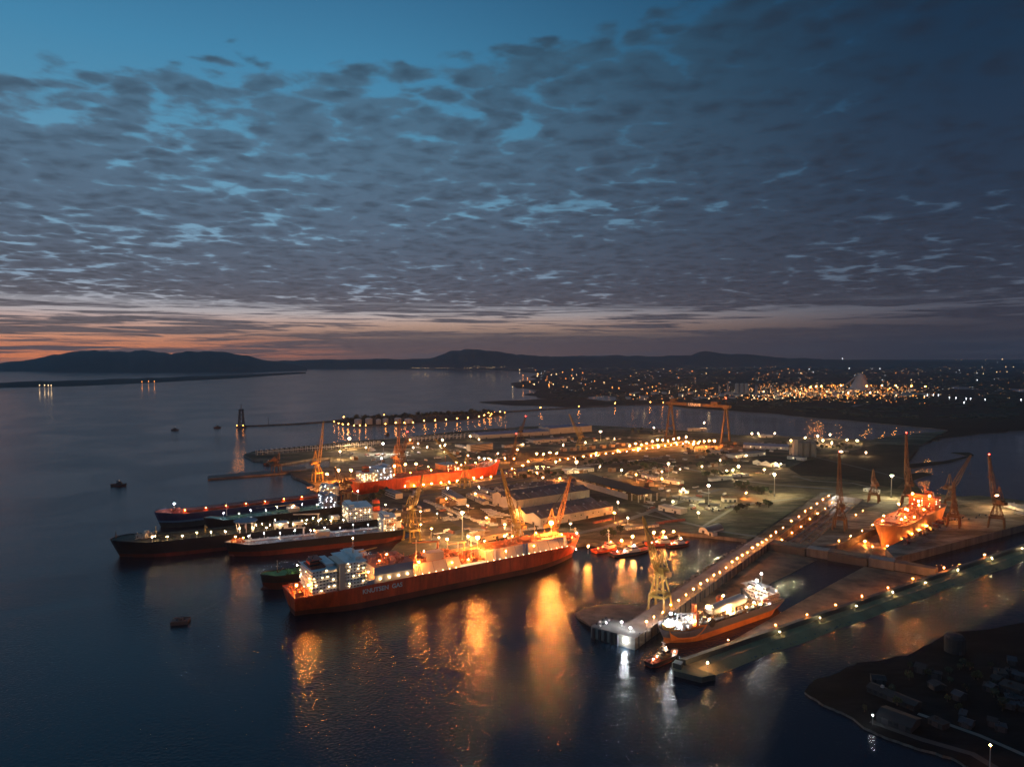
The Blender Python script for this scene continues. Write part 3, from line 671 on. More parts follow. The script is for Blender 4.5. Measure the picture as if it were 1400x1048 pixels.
B_('wide brown-roofed shed in two bays, nearer of the two brown halls', (739, 720), (838, 702), 62, 11, beige, roofbr, 'gable', 12, 1, 4, 'factory_hall', bays=2, rh=5, sky=10, cat='hall')
B_('tall brown-roofed hall behind the two-bay shed, lamps on its left gable', (706, 699), (806, 683), 62, 16, beige, roofbr, 'gable', 0, 1, 0, 'factory_hall', bays=2, rh=5, sky=8, cat='hall')
B_('low grey shed with long light strips left of the brown halls', (690, 676), (790, 662), 30, 7, beige, roofbr, 'gable', 0, 1, 1, 'factory_hall', bays=2, rh=2.5, cat='hall')
# open-sided shed with black roof on columns
a = P(858, 683, 4); b = P(777, 659, 4); rz, L = facing(b, a)
t_ = thing('open_shed', 'long open-ended shed with a flat black roof on columns', 'shed', b, rz)
MB().box(-1, L + 26, -1, 40, 12, 13.2).build('roof', roofdk, t_); MB().box(0, L, 0, .5, 0, 9).build('side_wall', beige, t_); MB().box(0, L, 40 - .5, 39.9, 0, 12).build('back_wall', beige, t_)
for i in range(8): MB().box(0, 2.2, -.4, .6, 9, 12).build('window', glass, t_).location = (6 + i * (L - 10) / 8, .2, 0)
for i in range(4): MB().box(-.7, .7, -.7, .7, 0, 12).build('column', beige, t_).location = (L + 24, 2 + i * 12, 0)
for i in range(3): MB().box(-.7, .7, -.7, .7, 0, 12).build('column', beige, t_).location = (L + 8, 2 + i * 17, 0)
B_('long shed with blue-grey roof at the back shore, left half', (655, 600), (751, 594), 60, 10, beige, roofbl, 'gable', 6, 1, 5, 'factory_hall', bays=3, rh=2.5, cat='hall')
B_('tall pale hall with blue-grey roof joined to the right of the long shed', (752, 593.5), (809, 589.5), 60, 17, beige, roofbl, 'gable', 0, 1, 2, 'factory_hall', bays=2, rh=3, cat='hall')
B_('low pale flat hall in front of the blue-roofed sheds', (729, 605.5), (775, 603), 30, 7, beige, roofgr, 'flat', 8, 1, 3, 'factory_hall', cat='hall')
B_('pale office block with four lines of windows behind the red tanker bow', (643, 617), (674, 614), 16, 15, beige, roofgr, 'flat', 0, 4, 0, 'office_block', bands=True)
B_('low pale annex left of the pale office block', (622, 610), (642, 614.5), 12, 5, beige, roofgr, 'flat', 5)
B_('low pale shed in front of the blue hall', (690, 612), (717, 610), 16, 6, beige, rusty, 'flat', 5)
B_('white three-storey office with dark window bands below the red tanker', (604, 678), (626, 691), 14, 10, whitew, roofgr, 'flat', 0, 3, 0, 'office_block', bands=True)
B_('white flat-roofed house with two dark bands near the left dock', (526, 676), (541, 682), 12, 8, whitew, roofgr, 'flat', 0, 2, 0, 'office_block', bands=True)
for i, w_ in enumerate(('nearest', 'middle', 'farthest')):
    B_('long low roof with pale ridges right of the white office, %s of three' % w_, (637 + i * 9, 679 - i * 4.2), (661 + i * 11, 690 - i * 5), 9, 4.5, beige, roofgr, 'gable', 6, cat='shed', name='long_shed')
B_('low orange-lit flat shed on the quay behind the gas carrier', (652, 742), (706, 731), 22, 6, beige, rusty, 'flat', 6, 1, 3, cat='shed', name='quay_shed')
B_('low white building in front of the tall floodlight mast', (775, 647.5), (812, 644), 18, 6, whitew, roofgr, 'flat', 8, 1, 2)
B_('white lit building with two cool lamps on its wall', (900, 697), (931, 703), 16, 6.5, whitew, beige, 'flat', 4, 1, 2)
B_('small pink-walled building with open bays on the sandy field', (989, 686), (1008, 686), 12, 6, beige, rusty, 'flat', 0, 1, 3)
B_('long low white house left of the three white lamps', (904, 659), (930, 663), 12, 6, whitew, roofgr, 'gable', 6, 1, 1, rh=2)
B_('low white house pair behind the black-roofed shed', (877, 652), (897, 657), 10, 5, whitew, roofgr, 'gable', 5, 1, 1, rh=2)
B_('small white house with a bright lamp on its roof', (928, 673.5), (941, 674.5), 10, 5, whitew, roofgr, 'flat', 2)
B_('flat building with roof strips beside the sandy field mast', (930, 683), (956, 688), 14, 4, beige, roofgr, 'flat', 5)
B_('low walled compound right of the sandy field mast', (955, 692), (984, 694), 14, 3, beige, roofdk, 'flat', 0)
B_('low white wall-like building with a bend on the grass', (972, 658), (1002, 655), 8, 5, whitew, roofgr, 'flat', 0)
B_('low white building right of the bent white one', (1004, 652), (1024, 651), 8, 4.5, whitew, roofgr, 'flat', 3)
B_('white hall with a zigzag roof of three gables', (1029, 634), (1066, 639), 22, 6, whitew, roofdk, 'saw', 0, 1, 2, 'factory_hall', bays=3, rh=4, cat='hall')
B_('long white building in the back of the yard', (1004, 626.5), (1047, 622), 24, 7, whitew, roofgr, 'flat', 9, 1, 2)
B_('long pale wall-like shed left of the back buildings', (968, 620), (994, 622), 16, 7, beige, roofgr, 'flat', 4)
B_('long hall with dark blue roof beside the silos', (1016, 612), (1078, 615), 40, 7, whitew, roofbl, 'gable', 9, 1, 2, 'factory_hall', rh=4, cat='hall')
B_('white block at the foot of the silos', (1076, 627), (1099, 629.5), 16, 6, whitew, roofgr, 'flat', 4)
B_('square pale block left of the silos', (1079, 621), (1087, 622), 16, 17, beige, roofdk, 'flat', 2, 4)
B_('half-round white hangar by the inner harbour shore', (955, 727), (968, 730), 34, 2, whitew, roofgr, 'round', 0, 1, 1, 'hangar')
B_('small pale hut right of the half-round hangar', (968, 731), (974, 733), 8, 4, whitew, roofgr, 'flat', 1)
B_('pale low building on the shore behind the gantry crane', (941, 589), (966, 589), 16, 8, beige, roofgr, 'flat', 6, 1, 2)
B_('low pale shed on the shore left of the gantry crane', (903, 591), (914, 590.5), 12, 6, beige, roofgr, 'flat', 2)
B_('brightly lit shed under three shore lamps', (1040, 598), (1056, 598), 20, 6, whitew, whitew, 'flat', 2)
for i in range(9):
    x = 1112 + (i * 37) % 74; y = 604 + (i * 5) % 20
    B_(['small lit shed right of the silos', 'long lit shed right of the silos', 'flat lit store right of the silos'][i % 3] + ', %s' % ['nearest the silos', 'farther back', 'in the middle', 'near the shore lamps', 'close to the dark marsh', 'behind its neighbour', 'on the pale track', 'at the far edge', 'alone on the gravel'][i], (x, y), (x + 5 + i % 4 * 2, y), 10, 4 + i % 3, whitew, roofgr, 'flat', 2)
B_('white shed with open bays beyond the left dry dock', (1180, 671), (1198, 674), 12, 4, whitew, whitew, 'flat', 3)
B_('long white shed at the right edge of the yard', (1372, 697), (1398, 704), 18, 9, whitew, roofgr, 'gable', 4, 1, 2, rh=2.5)
B_('low white shed at the right edge, nearer than the long one', (1386, 706), (1420, 714), 14, 6, whitew, roofgr, 'flat', 3)
# silos
t_ = thing('silo_group', 'cluster of tall grey grain silos behind the zigzag hall', 'silos', P(1098, 624, 4))
for i in range(6):
    MB().lathe([(7, 0), (7, 30), (4, 33), (.5, 34)], n=14).build('silo', mat('silo concrete', (.20, .19, .17), .9, .3, .1, streak=True), t_).location = (-8 + (i % 3) * 15, (i // 3) * 15, 0)
MB().box(-22, -14, -4, 6, 0, 38).build('lift_tower', beige, t_); MB().box(-18, 26, 4, 10, 34.2, 38).build('gallery', roofgr, t_)
# racks on the far pier
def rack(label, a, b, n, h, dep):
    a, b = P(*a, 4), P(*b, 4); rz, L = facing(a, b); t_ = thing('pipe_rack', label, 'rack', a, rz)
    for i in range(n + 1):
        o = MB().box(-.5, .5, -.5, .5, 0, h).box(-.5, .5, dep - .5, dep + .5, 0, h).box(-.4, .4, 0, dep, h - 1, h).build('frame', beige, t_); o.location = (L * i / n, 0, 0)
    MB().box(0, L, dep * .4, dep * .6, h * .45, h * .6).build('long_beam', steel, t_); MB().box(-3, L + 3, 1, dep - 1, -.1 + .12, .8).build('base', concd, t_)
rack('long open frame structure along the far left pier', (352, 622), (520, 609), 26, 11, 16)
rack('open frame structure in front of the shore left of the blue hall', (560, 604), (645, 598), 16, 12, 18)

# ------------------------------------------------------------------ cabins, containers, trailers, cars, plate stacks
def small_mesh(kind, m1, m2=dark):
    mb = MB()
    if kind == 'cabin': mb.box(0, 9, 0, 3.4, .3, 3.3, 0).box(-.3, 9.3, -.3, 3.7, 3.3, 3.7, 1).box(1, 2.2, -.08, 0, .4, 2.6, 1).box(4, 5.5, -.08, 0, 1.4, 2.5, 1).box(6.5, 8, -.08, 0, 1.4, 2.5, 1)
    if kind == 'container':
        mb.box(0, 12, 0, 2.5, .15, 2.8, 0)
        for i in range(9): mb.box(.5 + i * 1.3, 1.0 + i * 1.3, -.1, 0, .3, 2.7, 0)
        for x in (0, 11.7): mb.box(x, x + .3, -.15, 2.65, 0, 2.9, 1)
    if kind == 'trailer':
        mb.box(0, 16, 0, 2.6, 1.3, 1.7, 0).box(0, .5, 0, 2.6, 1.7, 2.6, 0)
        for x in (1.5, 3, 13, 14.5): mb.cyl((x, -.1, .6), (x, 2.7, .6), .6, n=8, m=1)
    if kind == 'car':
        mb.box(0, 4.4, 0, 1.8, .35, .95, 0, .04).box(1, 3.6, .1, 1.7, .95, 1.5, 1, .22)
        for x in (.8, 3.5): mb.cyl((x, -.02, .35), (x, 1.82, .35), .35, n=8, m=1)
    if kind == 'truck':
        mb.box(0, 2.4, 0, 2.5, .6, 3.1, 0, .05).box(2.7, 9, 0, 2.5, 1.0, 3.6, 0)
        for x in (1.2, 6.5, 8): mb.cyl((x, -.05, .55), (x, 2.55, .55), .55, n=8, m=1)
    if kind == 'plates':
        for i in range(5): mb.box(JIT(.4), 8 + JIT(.6), JIT(.3), 2.6 + JIT(.3), i * .35, i * .35 + .28, i % 2)
    if kind == 'section':
        mb.box(0, 12, 0, .5, 0, 7, 0).box(0, 12, 9.5, 10, 0, 7, 0).box(0, 12, .5, 9.5, 3, 3.4, 0)
        for i in range(4): mb.box(i * 3.8, i * 3.8 + .4, .5, 9.5, 0, 5.5, 1)
    return mb.mesh(kind, [m1, m2])
SM = {'cabin': small_mesh('cabin', whitew, roofgr), 'container': small_mesh('container', mat('faded container paint', (.42, .38, .33), .7, .3, .3), dark),
      'container_red': small_mesh('container', mat('red oxide container paint', (.30, .09, .05), .7, .3, .3), dark), 'trailer': small_mesh('trailer', whitew, dark), 'car': small_mesh('car', whitew, glass),
      'car_dark': small_mesh('car', mat('dark car paint', (.07, .08, .10), .3, .1, .3), glass), 'truck': small_mesh('truck', whitew, dark), 'plates': small_mesh('plates', mat('rust brown plate', (.20, .10, .05), .8, .4, .3), steel),
      'section': small_mesh('section', mat('primer coated steel', (.28, .20, .14), .7, .3, .15), rusty)}
def place(kind, p, rz, label, cat, group=None, name=None, g=4):
    q = P(*p, g) if len(p) == 2 else Vector(p)
    o = link(name or kind, SM[kind], None, (q.x, q.y, q.z), rz); tag(o, label, cat, group); return o
def row(kind, a, b, n, rz, label, cat, group, name=None, g=4, jit=0.0):
    for i in range(n):
        f = i / max(1, n - 1); place(kind, (a[0] + (b[0] - a[0]) * f + JIT(jit), a[1] + (b[1] - a[1]) * f + JIT(jit * .5)), rz + JIT(.06), label, cat, group, name, g)
ga = G.a
ga = G.a
row('cabin', (579, 686), (634, 707.5), 13, ga - 1.35, 'white site cabin in the long slanting row above the gas carrier', 'cabin', 'white site cabins in a slanting row', 'site_cabin')
row('container', (646, 713), (669, 719), 5, ga - .6, 'pale container in the short row beside the tall floodlight mast', 'container', 'pale containers by the mast', 'container')
row('trailer', (657, 697), (672, 708), 7, ga - .75, 'long white flat trailer parked before the left gable of the brown hall', 'trailer', 'white trailers by the brown hall', 'flat_trailer')
row('trailer', (664, 700), (684, 706), 5, ga - .75, 'white flat trailer in the second line by the brown hall', 'trailer', 'second line of white trailers', 'flat_trailer')
row('container', (605, 710), (618, 712), 3, ga, 'container standing alone on the pale gravel lot', 'container', 'containers on the gravel lot', 'container')
row('container_red', (812, 716), (830, 712), 4, ga, 'rust red container in front of the nearer brown shed', 'container', 'red containers at the brown shed', 'container')
row('truck', (700, 728), (735, 724), 4, ga - .4, 'white box truck parked left of the two-bay brown shed', 'truck', 'white trucks by the brown shed', 'box_truck')
row('car', (872, 646), (925, 636), 22, ga + 1.5, 'small white car in the parking rows behind the black-roofed shed', 'car', 'cars in the yard parking rows', 'parked_car', jit=.6)
row('car', (800, 636), (905, 626), 30, ga + 1.5, 'pale car in the long parking line along the building dock road', 'car', 'cars along the dock road', 'parked_car', jit=.5)
row('car_dark', (880, 654), (925, 645), 14, ga + 1.5, 'dark car in the parking rows behind the black-roofed shed', 'car', 'dark cars in the yard parking rows', 'parked_car', jit=.7)
row('cabin', (858, 725), (895, 721), 8, ga, 'white cabin in the row on the quay behind the tugs', 'cabin', 'white cabins behind the tugs', 'site_cabin', jit=.4)
row('container_red', (898, 716), (925, 712), 4, ga - .5, 'pinkish container on the bank right of the quay cabins', 'container', 'containers on the bank by the tugs', 'container', jit=1)
row('container', (975, 700), (1000, 693), 4, ga, 'container near the dirt road beside the dark grass', 'container', 'containers by the dirt road', 'container', jit=2)
row('container', (420, 668), (440, 676), 5, ga + .3, 'container on the quay at the blue ship stern', 'container', 'containers at the blue ship stern', 'container', jit=1.5)
row('container', (500, 695), (540, 700), 6, ga, 'pale container on the gravel by the tanker sterns', 'container', 'containers by the tanker sterns', 'container', jit=2)
row('plates', (590, 660), (690, 668), 14, ga, 'stack of steel plates in the store yard below the red tanker', 'steel stack', 'steel plates below the red tanker', 'plate_stack', jit=3)
row('plates', (740, 660), (800, 672), 10, ga, 'stack of steel plates behind the brown halls', 'steel stack', 'steel plates behind the brown halls', 'plate_stack', jit=3)
row('plates', (560, 612), (700, 622), 14, ga, 'stack of steel plates on the open ground behind the red tanker', 'steel stack', 'steel plates behind the red tanker', 'plate_stack', jit=3)
row('container', (690, 612), (860, 599), 12, ga, 'pale container on the open ground behind the building dock', 'container', 'containers behind the building dock', 'container', jit=2)
row('section', (770, 617), (850, 610), 7, ga, 'primed steel ship section behind the building dock', 'ship section', 'ship sections behind the dock', 'ship_section', jit=1)
for i in range(13):
    u = 490 + i * 38; q = G(u, -34 + (i % 3) * 11, -4); place('section', tuple(q), ga, 'steel hull section on the floor of the building dock', 'ship section', 'hull sections in the building dock', 'ship_section')
for i in range(24):
    q = D(345 + (i * 53) % 300, 8 + (i * 17) % 30, .6); place('plates', tuple(q), D.a + rnd.random(), 'pile of steel on the floor of the empty left dry dock', 'steel stack', 'steel piles in the empty dry dock', 'plate_stack')
for i in range(26):
    q = D2(60 + i * 9, 47 + rnd.random() * 10, 9); place(['plates', 'container_red', 'container'][i % 3], tuple(q), D2.a + rnd.random(), 'dock-side equipment beside the orange ship in the middle dock', 'equipment', 'equipment beside the middle dock', 'dock_equipment')
row('car_dark', (1255, 722), (1345, 705), 16, D2.a, 'dark car or trolley on the pale apron right of the docked ship', 'car', 'dark cars on the pale apron', 'parked_car', 9, 4)
# loose yard clutter, kept clear of the halls and docks
def clear_(x, y):
    for fx, fy, rz, L, dp in FOOT:
        dx, dy = x - fx, y - fy; c, s_ = math.cos(rz), math.sin(rz); u, v = dx * c + dy * s_, -dx * s_ + dy * c
        if -6 < u < L + 6 and -6 < v < dp + 6: return False
    for d_ in (DA, DB):
        dx, dy = x - G.o.x, y - G.o.y; u = dx * G.c + dy * G.s; v = dx * G.s - dy * G.c
        if d_[0] - 14 < u < d_[1] + 14 and d_[2] - 14 < v < d_[3] + 14: return False
    return True
KN = {'container': ('pale container', 'container'), 'container_red': ('rust red container', 'container'), 'plates': ('stack of rusty plates', 'steel stack'), 'cabin': ('white site cabin', 'cabin'), 'truck': ('white box truck', 'truck'), 'trailer': ('flat trailer', 'trailer'), 'section': ('bare steel ship section', 'ship section')}
ZN = [((560, 670), (690, 700), 46, 'on the lot left of the brown halls'), ((590, 700), (720, 738), 40, 'behind the gas carrier'), ((850, 655), (1000, 700), 46, 'on the field right of the black roof'), ((700, 640), (880, 655), 34, 'between the building dock and black roof'),
      ((880, 618), (1060, 650), 44, 'in the back of the yard'), ((480, 612), (700, 632), 46, 'on the ground behind the red tanker'), ((700, 596), (900, 608), 36, 'below the blue-roofed sheds'), ((940, 606), (1080, 618), 26, 'near the gantry crane')]
for (x0, y0), (x1, y1), n_, wh in ZN:
    for i in range(n_):
        q = P(rnd.uniform(x0, x1), rnd.uniform(y0, y1), 4)
        if not clear_(q.x, q.y): continue
        k_ = rnd.choice(list(KN)); place(k_, tuple(q), ga + rnd.choice((0, 1.57)) + JIT(.1), KN[k_][0] + ' ' + wh, KN[k_][1], KN[k_][0] + ' ' + wh, {'container_red': 'container', 'plates': 'plate_stack', 'section': 'ship_section'}.get(k_, k_))
# keel blocks on the dry dock floors
kb = MB().box(-1.2, 1.2, -.8, .8, 0, 1.8).box(-.9, .9, -.7, .7, 1.8, 2.3).mesh('keel_block', conc)
for i in range(42):
    for v in (14, 24, 34):
        q = D(345 + i * 7, v, .6); tag(link('keel_block', kb, None, tuple(q), D.a), 'keel block in the rows on the empty left dry dock floor', 'keel block', 'keel blocks in the empty dry dock')

# ------------------------------------------------------------------ cranes
def crane(p, g, rz, label, jl=62, el=70, th=18, pw=12, ph=13, m_=yellow, red=False, flood=None, house=True, tw=8.0, thick=1.0, prz=None):
    q = P(*p, g) if len(p) == 2 else Vector(p)
    t_ = thing('dock_crane', label, 'crane', (q.x, q.y, g), 0)
    pr = G.a if prz is None else prz; k = thick
    cs, sn = math.cos(pr), math.sin(pr); rp = lambda x, y, z: (x * cs - y * sn, x * sn + y * cs, z)
    for x in (-1, 1):
        for y in (-1, 1): MB().bar(rp(x * pw / 2, y * pw / 2, 0), rp(x * pw / 2 * .86, y * pw / 2 * .86, ph), 1.7 * k, 1.7 * k).bar(rp(x * pw / 2 - 2, y * pw / 2, .6), rp(x * pw / 2 + 2, y * pw / 2, .6), 1.3).build('portal_leg', m_, t_)
    mb = MB(); h = pw / 2 * .86
    for a, b in (((-h, -h), (h, -h)), ((h, -h), (h, h)), ((h, h), (-h, h)), ((-h, h), (-h, -h))): mb.bar(rp(*a, ph), rp(*b, ph), 2.2 * k)
    mb.build('portal_beam', m_, t_)
    zt = ph + th; mb = MB(); r = tw / 2 * .62
    for x in (-1, 1):
        for y in (-1, 1): mb.bar(rp(x * h, y * h, ph), rp(x * r, y * r, zt), .8 * k)
    mb.lattice((0, 0, ph), (0, 0, zt), tw * .75, tw * .5, 4, .42 * k)
    mb.build('tower', m_, t_)
    MB().lathe([(tw * .62, zt), (tw * .66, zt + 1.4), (tw * .5, zt + 1.8)], n=12).build('slewing_ring', m_, t_)
    c, s_ = math.cos(rz), math.sin(rz); rj = lambda x, y, z: (x * c - y * s_, x * s_ + y * c, z)
    if house:
        MB().box(-9, -1.5, -3.2, 3.2, zt + 1.8, zt + 6.5, rz=rz).build('machinery_house', m_, t_)
        MB().box(-13, -9.1, -2.6, 2.6, zt + 1.2, zt + 5, rz=rz).build('counterweight', rusty, t_)
    MB().box(2.4, 5, -4.4, -2.0, zt + 1.8, zt + 4.6, rz=rz).build('cab', glass, t_)
    top = zt + 6 + jl * .28; mb = MB()
    for y in (-2.4, 2.4):
        mb.bar(rj(1, y, zt + 2), rj(-3, y * .4, top), .9 * k, .6 * k); mb.bar(rj(-8, y, zt + 6), rj(-3, y * .4, top), .8 * k, .6 * k)
        mb.bar(rj(-1, y * .8, (zt + top) / 2), rj(-6, y * .8, (zt + top) / 2), .5 * k)
    mb.bar(rj(-3, -1.4, top), rj(-3, 1.4, top), .9 * k); mb.build('a_frame', m_, t_)
    e = R(el); j0 = Vector(rj(3.5, 0, zt + 2.5)); j1 = Vector(rj(3.5 + math.cos(e) * jl, 0, zt + 2.5 + math.sin(e) * jl)); jm = j0.lerp(j1, .22)
    mb = MB().lattice(j0, jm, 3.0, 4.6, 3, .5 * k).lattice(jm, j1, 4.6, 1.5, 10, .5 * k); mb.bar(j1, j1 + (j1 - j0).normalized() * 2, 1.4, .8); mb.build('jib', m_, t_)
    mb = MB()
    for y in (-1, 1): mb.bar(rj(-3, y * .9, top), j0.lerp(j1, .8) + Vector((0, 0, .5)), .22)
    mb.bar(j1, (j1.x, j1.y, max(zt * .9, j1.z - jl * .45)), .2); mb.build('rope', dark, t_)
    MB().box(-.7, .7, -.7, .7, 0, 2).build('hook_block', dark, t_).location = (j1.x, j1.y, max(zt * .9, j1.z - jl * .45) - 2)
    if red: link('warning_lamp', MB().ball((0, 0, 0), .8).mesh('warning_lamp', emi('red warning lamp', (1, .05, .03), 30)), t_, (j1.x, j1.y, j1.z + 2.4))
    if flood: link('floodlight', MB().ball((0, 0, 0), .7).mesh('floodlight', lampmat(flood[0], flood[1])), t_, rj(4.2, 0, zt + 1))
    return t_
da = D.a
crane(tuple(D(44, -9, 9)), 9, R(112), 'yellow crane on the long pier beside the dredger, jib leaning left', 46, 60, 18, 15, 12, flood=('warm', 350), prz=da)
crane((563, 738), 4, R(60), 'yellow crane at the grey tanker stern, seen below the red hull', 40, 62, 24, 15, 13, m_=yellow, flood=('sodium', 400))
crane((708, 752), 4, R(126), 'orange lattice crane rising behind the middle of the gas carrier', 66, 64, 14, 13, 12, thick=1.25, flood=('sodium', 600))
crane((758, 752), 4, R(15), 'slim orange crane behind the gas carrier bow', 58, 74, 14, 12, 12, m_=rusty, flood=('sodium', 500))
crane((434, 658), 4, R(40), 'tall yellow crane at the left head of the red tanker dock', 74, 83, 14, 15, 16, m_=yellow)
crane((470, 688), 4, R(200), 'stocky yellow crane in front of the red tanker stern', 26, 68, 10, 18, 18, m_=rusty)
crane((542, 645), 4, R(60), 'tall orange crane just behind the red tanker middle', 72, 84, 12, 14, 14, m_=rusty)
crane((550, 632), 4, R(30), 'thin orange crane with a red lamp behind the red tanker', 40, 78, 8, 10, 12, m_=rusty, red=True)
crane((636, 666), 4, R(150), 'green-yellow crane over the red tanker with jib down to the left', 74, 38, 16, 13, 14, m_=yellow)
crane((701, 652), 4, R(70), 'orange crane at the red tanker bow with a red top lamp', 40, 66, 24, 12, 13, m_=rusty, red=True)
crane((712, 600), 4, R(60), 'distant small crane behind the blue hall with red lamp', 44, 58, 8, 10, 10, m_=rusty, red=True)
crane((793, 615), 4, R(128), 'yellow crane by the building dock, jib leaning left over the hall', 62, 56, 16, 15, 13, m_=yellow, flood=('warm', 500))
crane(tuple(D(432, 55, 9)), 9, R(80), 'tall thin orange crane between the dry docks with red lamp', 66, 87, 12, 14, 14, m_=rusty, red=True, prz=da)
crane(tuple(D(640, 60, 9)), 9, R(80), 'short orange crane at the far end of the left dry dock', 20, 86, 12, 14, 12, m_=rusty, prz=da)
crane(tuple(D(640, 104, 9)), 9, R(85), 'tallest orange crane just left of the docked ship, red lamp on top', 72, 86, 14, 15, 15, m_=rusty, red=True, prz=da)
crane(tuple(D(534, 168, 9)), 9, R(60), 'orange crane standing right of the docked ship hull', 30, 70, 10, 14, 14, m_=rusty, flood=('sodium', 500), prz=da)
crane(tuple(D(650, 156, 9)), 9, R(20), 'orange crane behind the docked ship with jib raised to the right', 56, 52, 14, 15, 14, m_=rusty, prz=da)
crane(tuple(D(564, 212, 9)), 9, R(100), 'lone dark crane at the right edge with red lamp on its jib', 58, 80, 16, 17, 13, m_=rusty, red=True, prz=da)
crane((378, 645), 4, R(40), 'squat brown crane block on the small jetty at the left', 14, 80, 6, 14, 14, m_=rusty)
# gantry crane over the building dock
t_ = thing('gantry_crane', 'huge orange portal gantry crane standing over the building dock', 'gantry crane', G(1016, 0, 4), G.a)
Hg = 88; v0, v1 = -113, 60
for v in (v0, v1):
    for x in (-20, 20): MB().bar((x, -v, 0), (x * .18, -v, Hg), 4.6, 3.4).build('leg', gantm, t_)
    MB().box(-24, 24, -v - 2.5, -v + 2.5, 0, 4).build('travelling_gear', gantm, t_); MB().bar((-13, -v, 32), (13, -v, 32), 2.4).build('cross_beam', gantm, t_)
    MB().box(-5, 5, -v - 6, -v + 6, Hg, Hg + 5).build('leg_head', gantm, t_)
MB().box(-6.5, -2, -v1 - 12, -v0 + 12, Hg + 3, Hg + 10.5).build('main_girder', gantm, t_); MB().box(2, 6.5, -v1 - 12, -v0 + 12, Hg + 3, Hg + 10.5).build('main_girder', gantm, t_)
MB().box(-8, 8, -40, -20, Hg + 12, Hg + 17).build('trolley', gantm, t_); MB().box(-7, 7, 95, 110, Hg + 12, Hg + 20).build('trolley', gantm, t_)
MB().bar((0, -v1, Hg + 12), (0, -v1, Hg + 27), 1.6, .8).build('mast', gantm, t_)
link('warning_lamp', MB().ball((0, 0, 0), 1.2).mesh('warning_lamp', emi('red warning lamp', (1, .05, .03), 30)), t_, (0, -v1, Hg + 28))
def text(s, parent, loc, rot, size, m_, name='lettering', ext=.08):
    c = bpy.data.curves.new(name, 'FONT'); c.body = s; c.size = size; c.extrude = ext; c.align_x = 'CENTER'; c.align_y = 'CENTER'; c.offset = size * .02
    c.materials.append(m_); o = bpy.data.objects.new(name, c); col.objects.link(o); me = bpy.data.meshes.new_from_object(o); me.name = name; bpy.data.objects.remove(o)
    o = bpy.data.objects.new(name, me); col.objects.link(o); o.parent = parent; o.location = loc; o.rotation_euler = rot; return o
pl = MB().box(-6.9, -6.55, 6, 56, Hg + 2.5, Hg + 11).build('sign_board', dark, t_)
text('LISNAVE', t_, (-7.1, 31, Hg + 6.4), (R(90), 0, R(-90)), 10.5, white)

# ------------------------------------------------------------------ ships
redh = mat('orange red hull paint', (.78, .080, .013), .55, .28, .16, c2=(.62, .055, .010), streak=True)
redo = mat('red antifouling', (.17, .024, .008), .7, .45, .05, streak=True)
blackh = mat('black hull paint', (.018, .018, .022), .4, .3, .05)
blueh = mat('dark blue hull paint', (.02, .035, .12), .4, .3, .04)
skyh = mat('light blue waterline paint', (.10, .24, .38), .5, .2, .05)
greyh = mat('blue grey hull paint', (.16, .17, .21), .5, .2, .05)
orah = mat('orange hull paint', (.50, .105, .025), .5, .2, .06, streak=True)
reddk = mat('red deck paint', (.38, .07, .03), .6, .4, .12)
oradk = mat('orange deck paint', (.50, .15, .06), .6, .45, .14, c2=(.42, .20, .12))
peach = mat('pale orange hull', (.62, .26, .10), .5, .25, .12, streak=True)
teal = mat('teal deck paint', (.12, .30, .27), .5, .3, .1)
grnd = mat('green deck paint', (.07, .24, .06), .6, .5, .15)
greyd = mat('light grey deck paint', (.45, .48, .50), .5, .3, .12)
brnd = mat('dark olive deck', (.07, .065, .04), .8, .5, .1)
cream = mat('cream tank cover paint', (.58, .48, .38), .6, .15, .04, streak=True)
bluep = mat('blue grey panel', (.22, .25, .34), .5, .1, .05)
ballS = {}
def bulb(r, kind, s):
    k = (r, kind, s)
    if k not in ballS: ballS[k] = MB().ball((0, 0, 0), r).mesh('deck_lamp', lampmat(kind, s))
    return ballS[k]
def dlamp(par, p, r=.45, kind='warm', s=220): return link('deck_lamp', bulb(round(r, 2), kind, round(s, 1)), par, p)
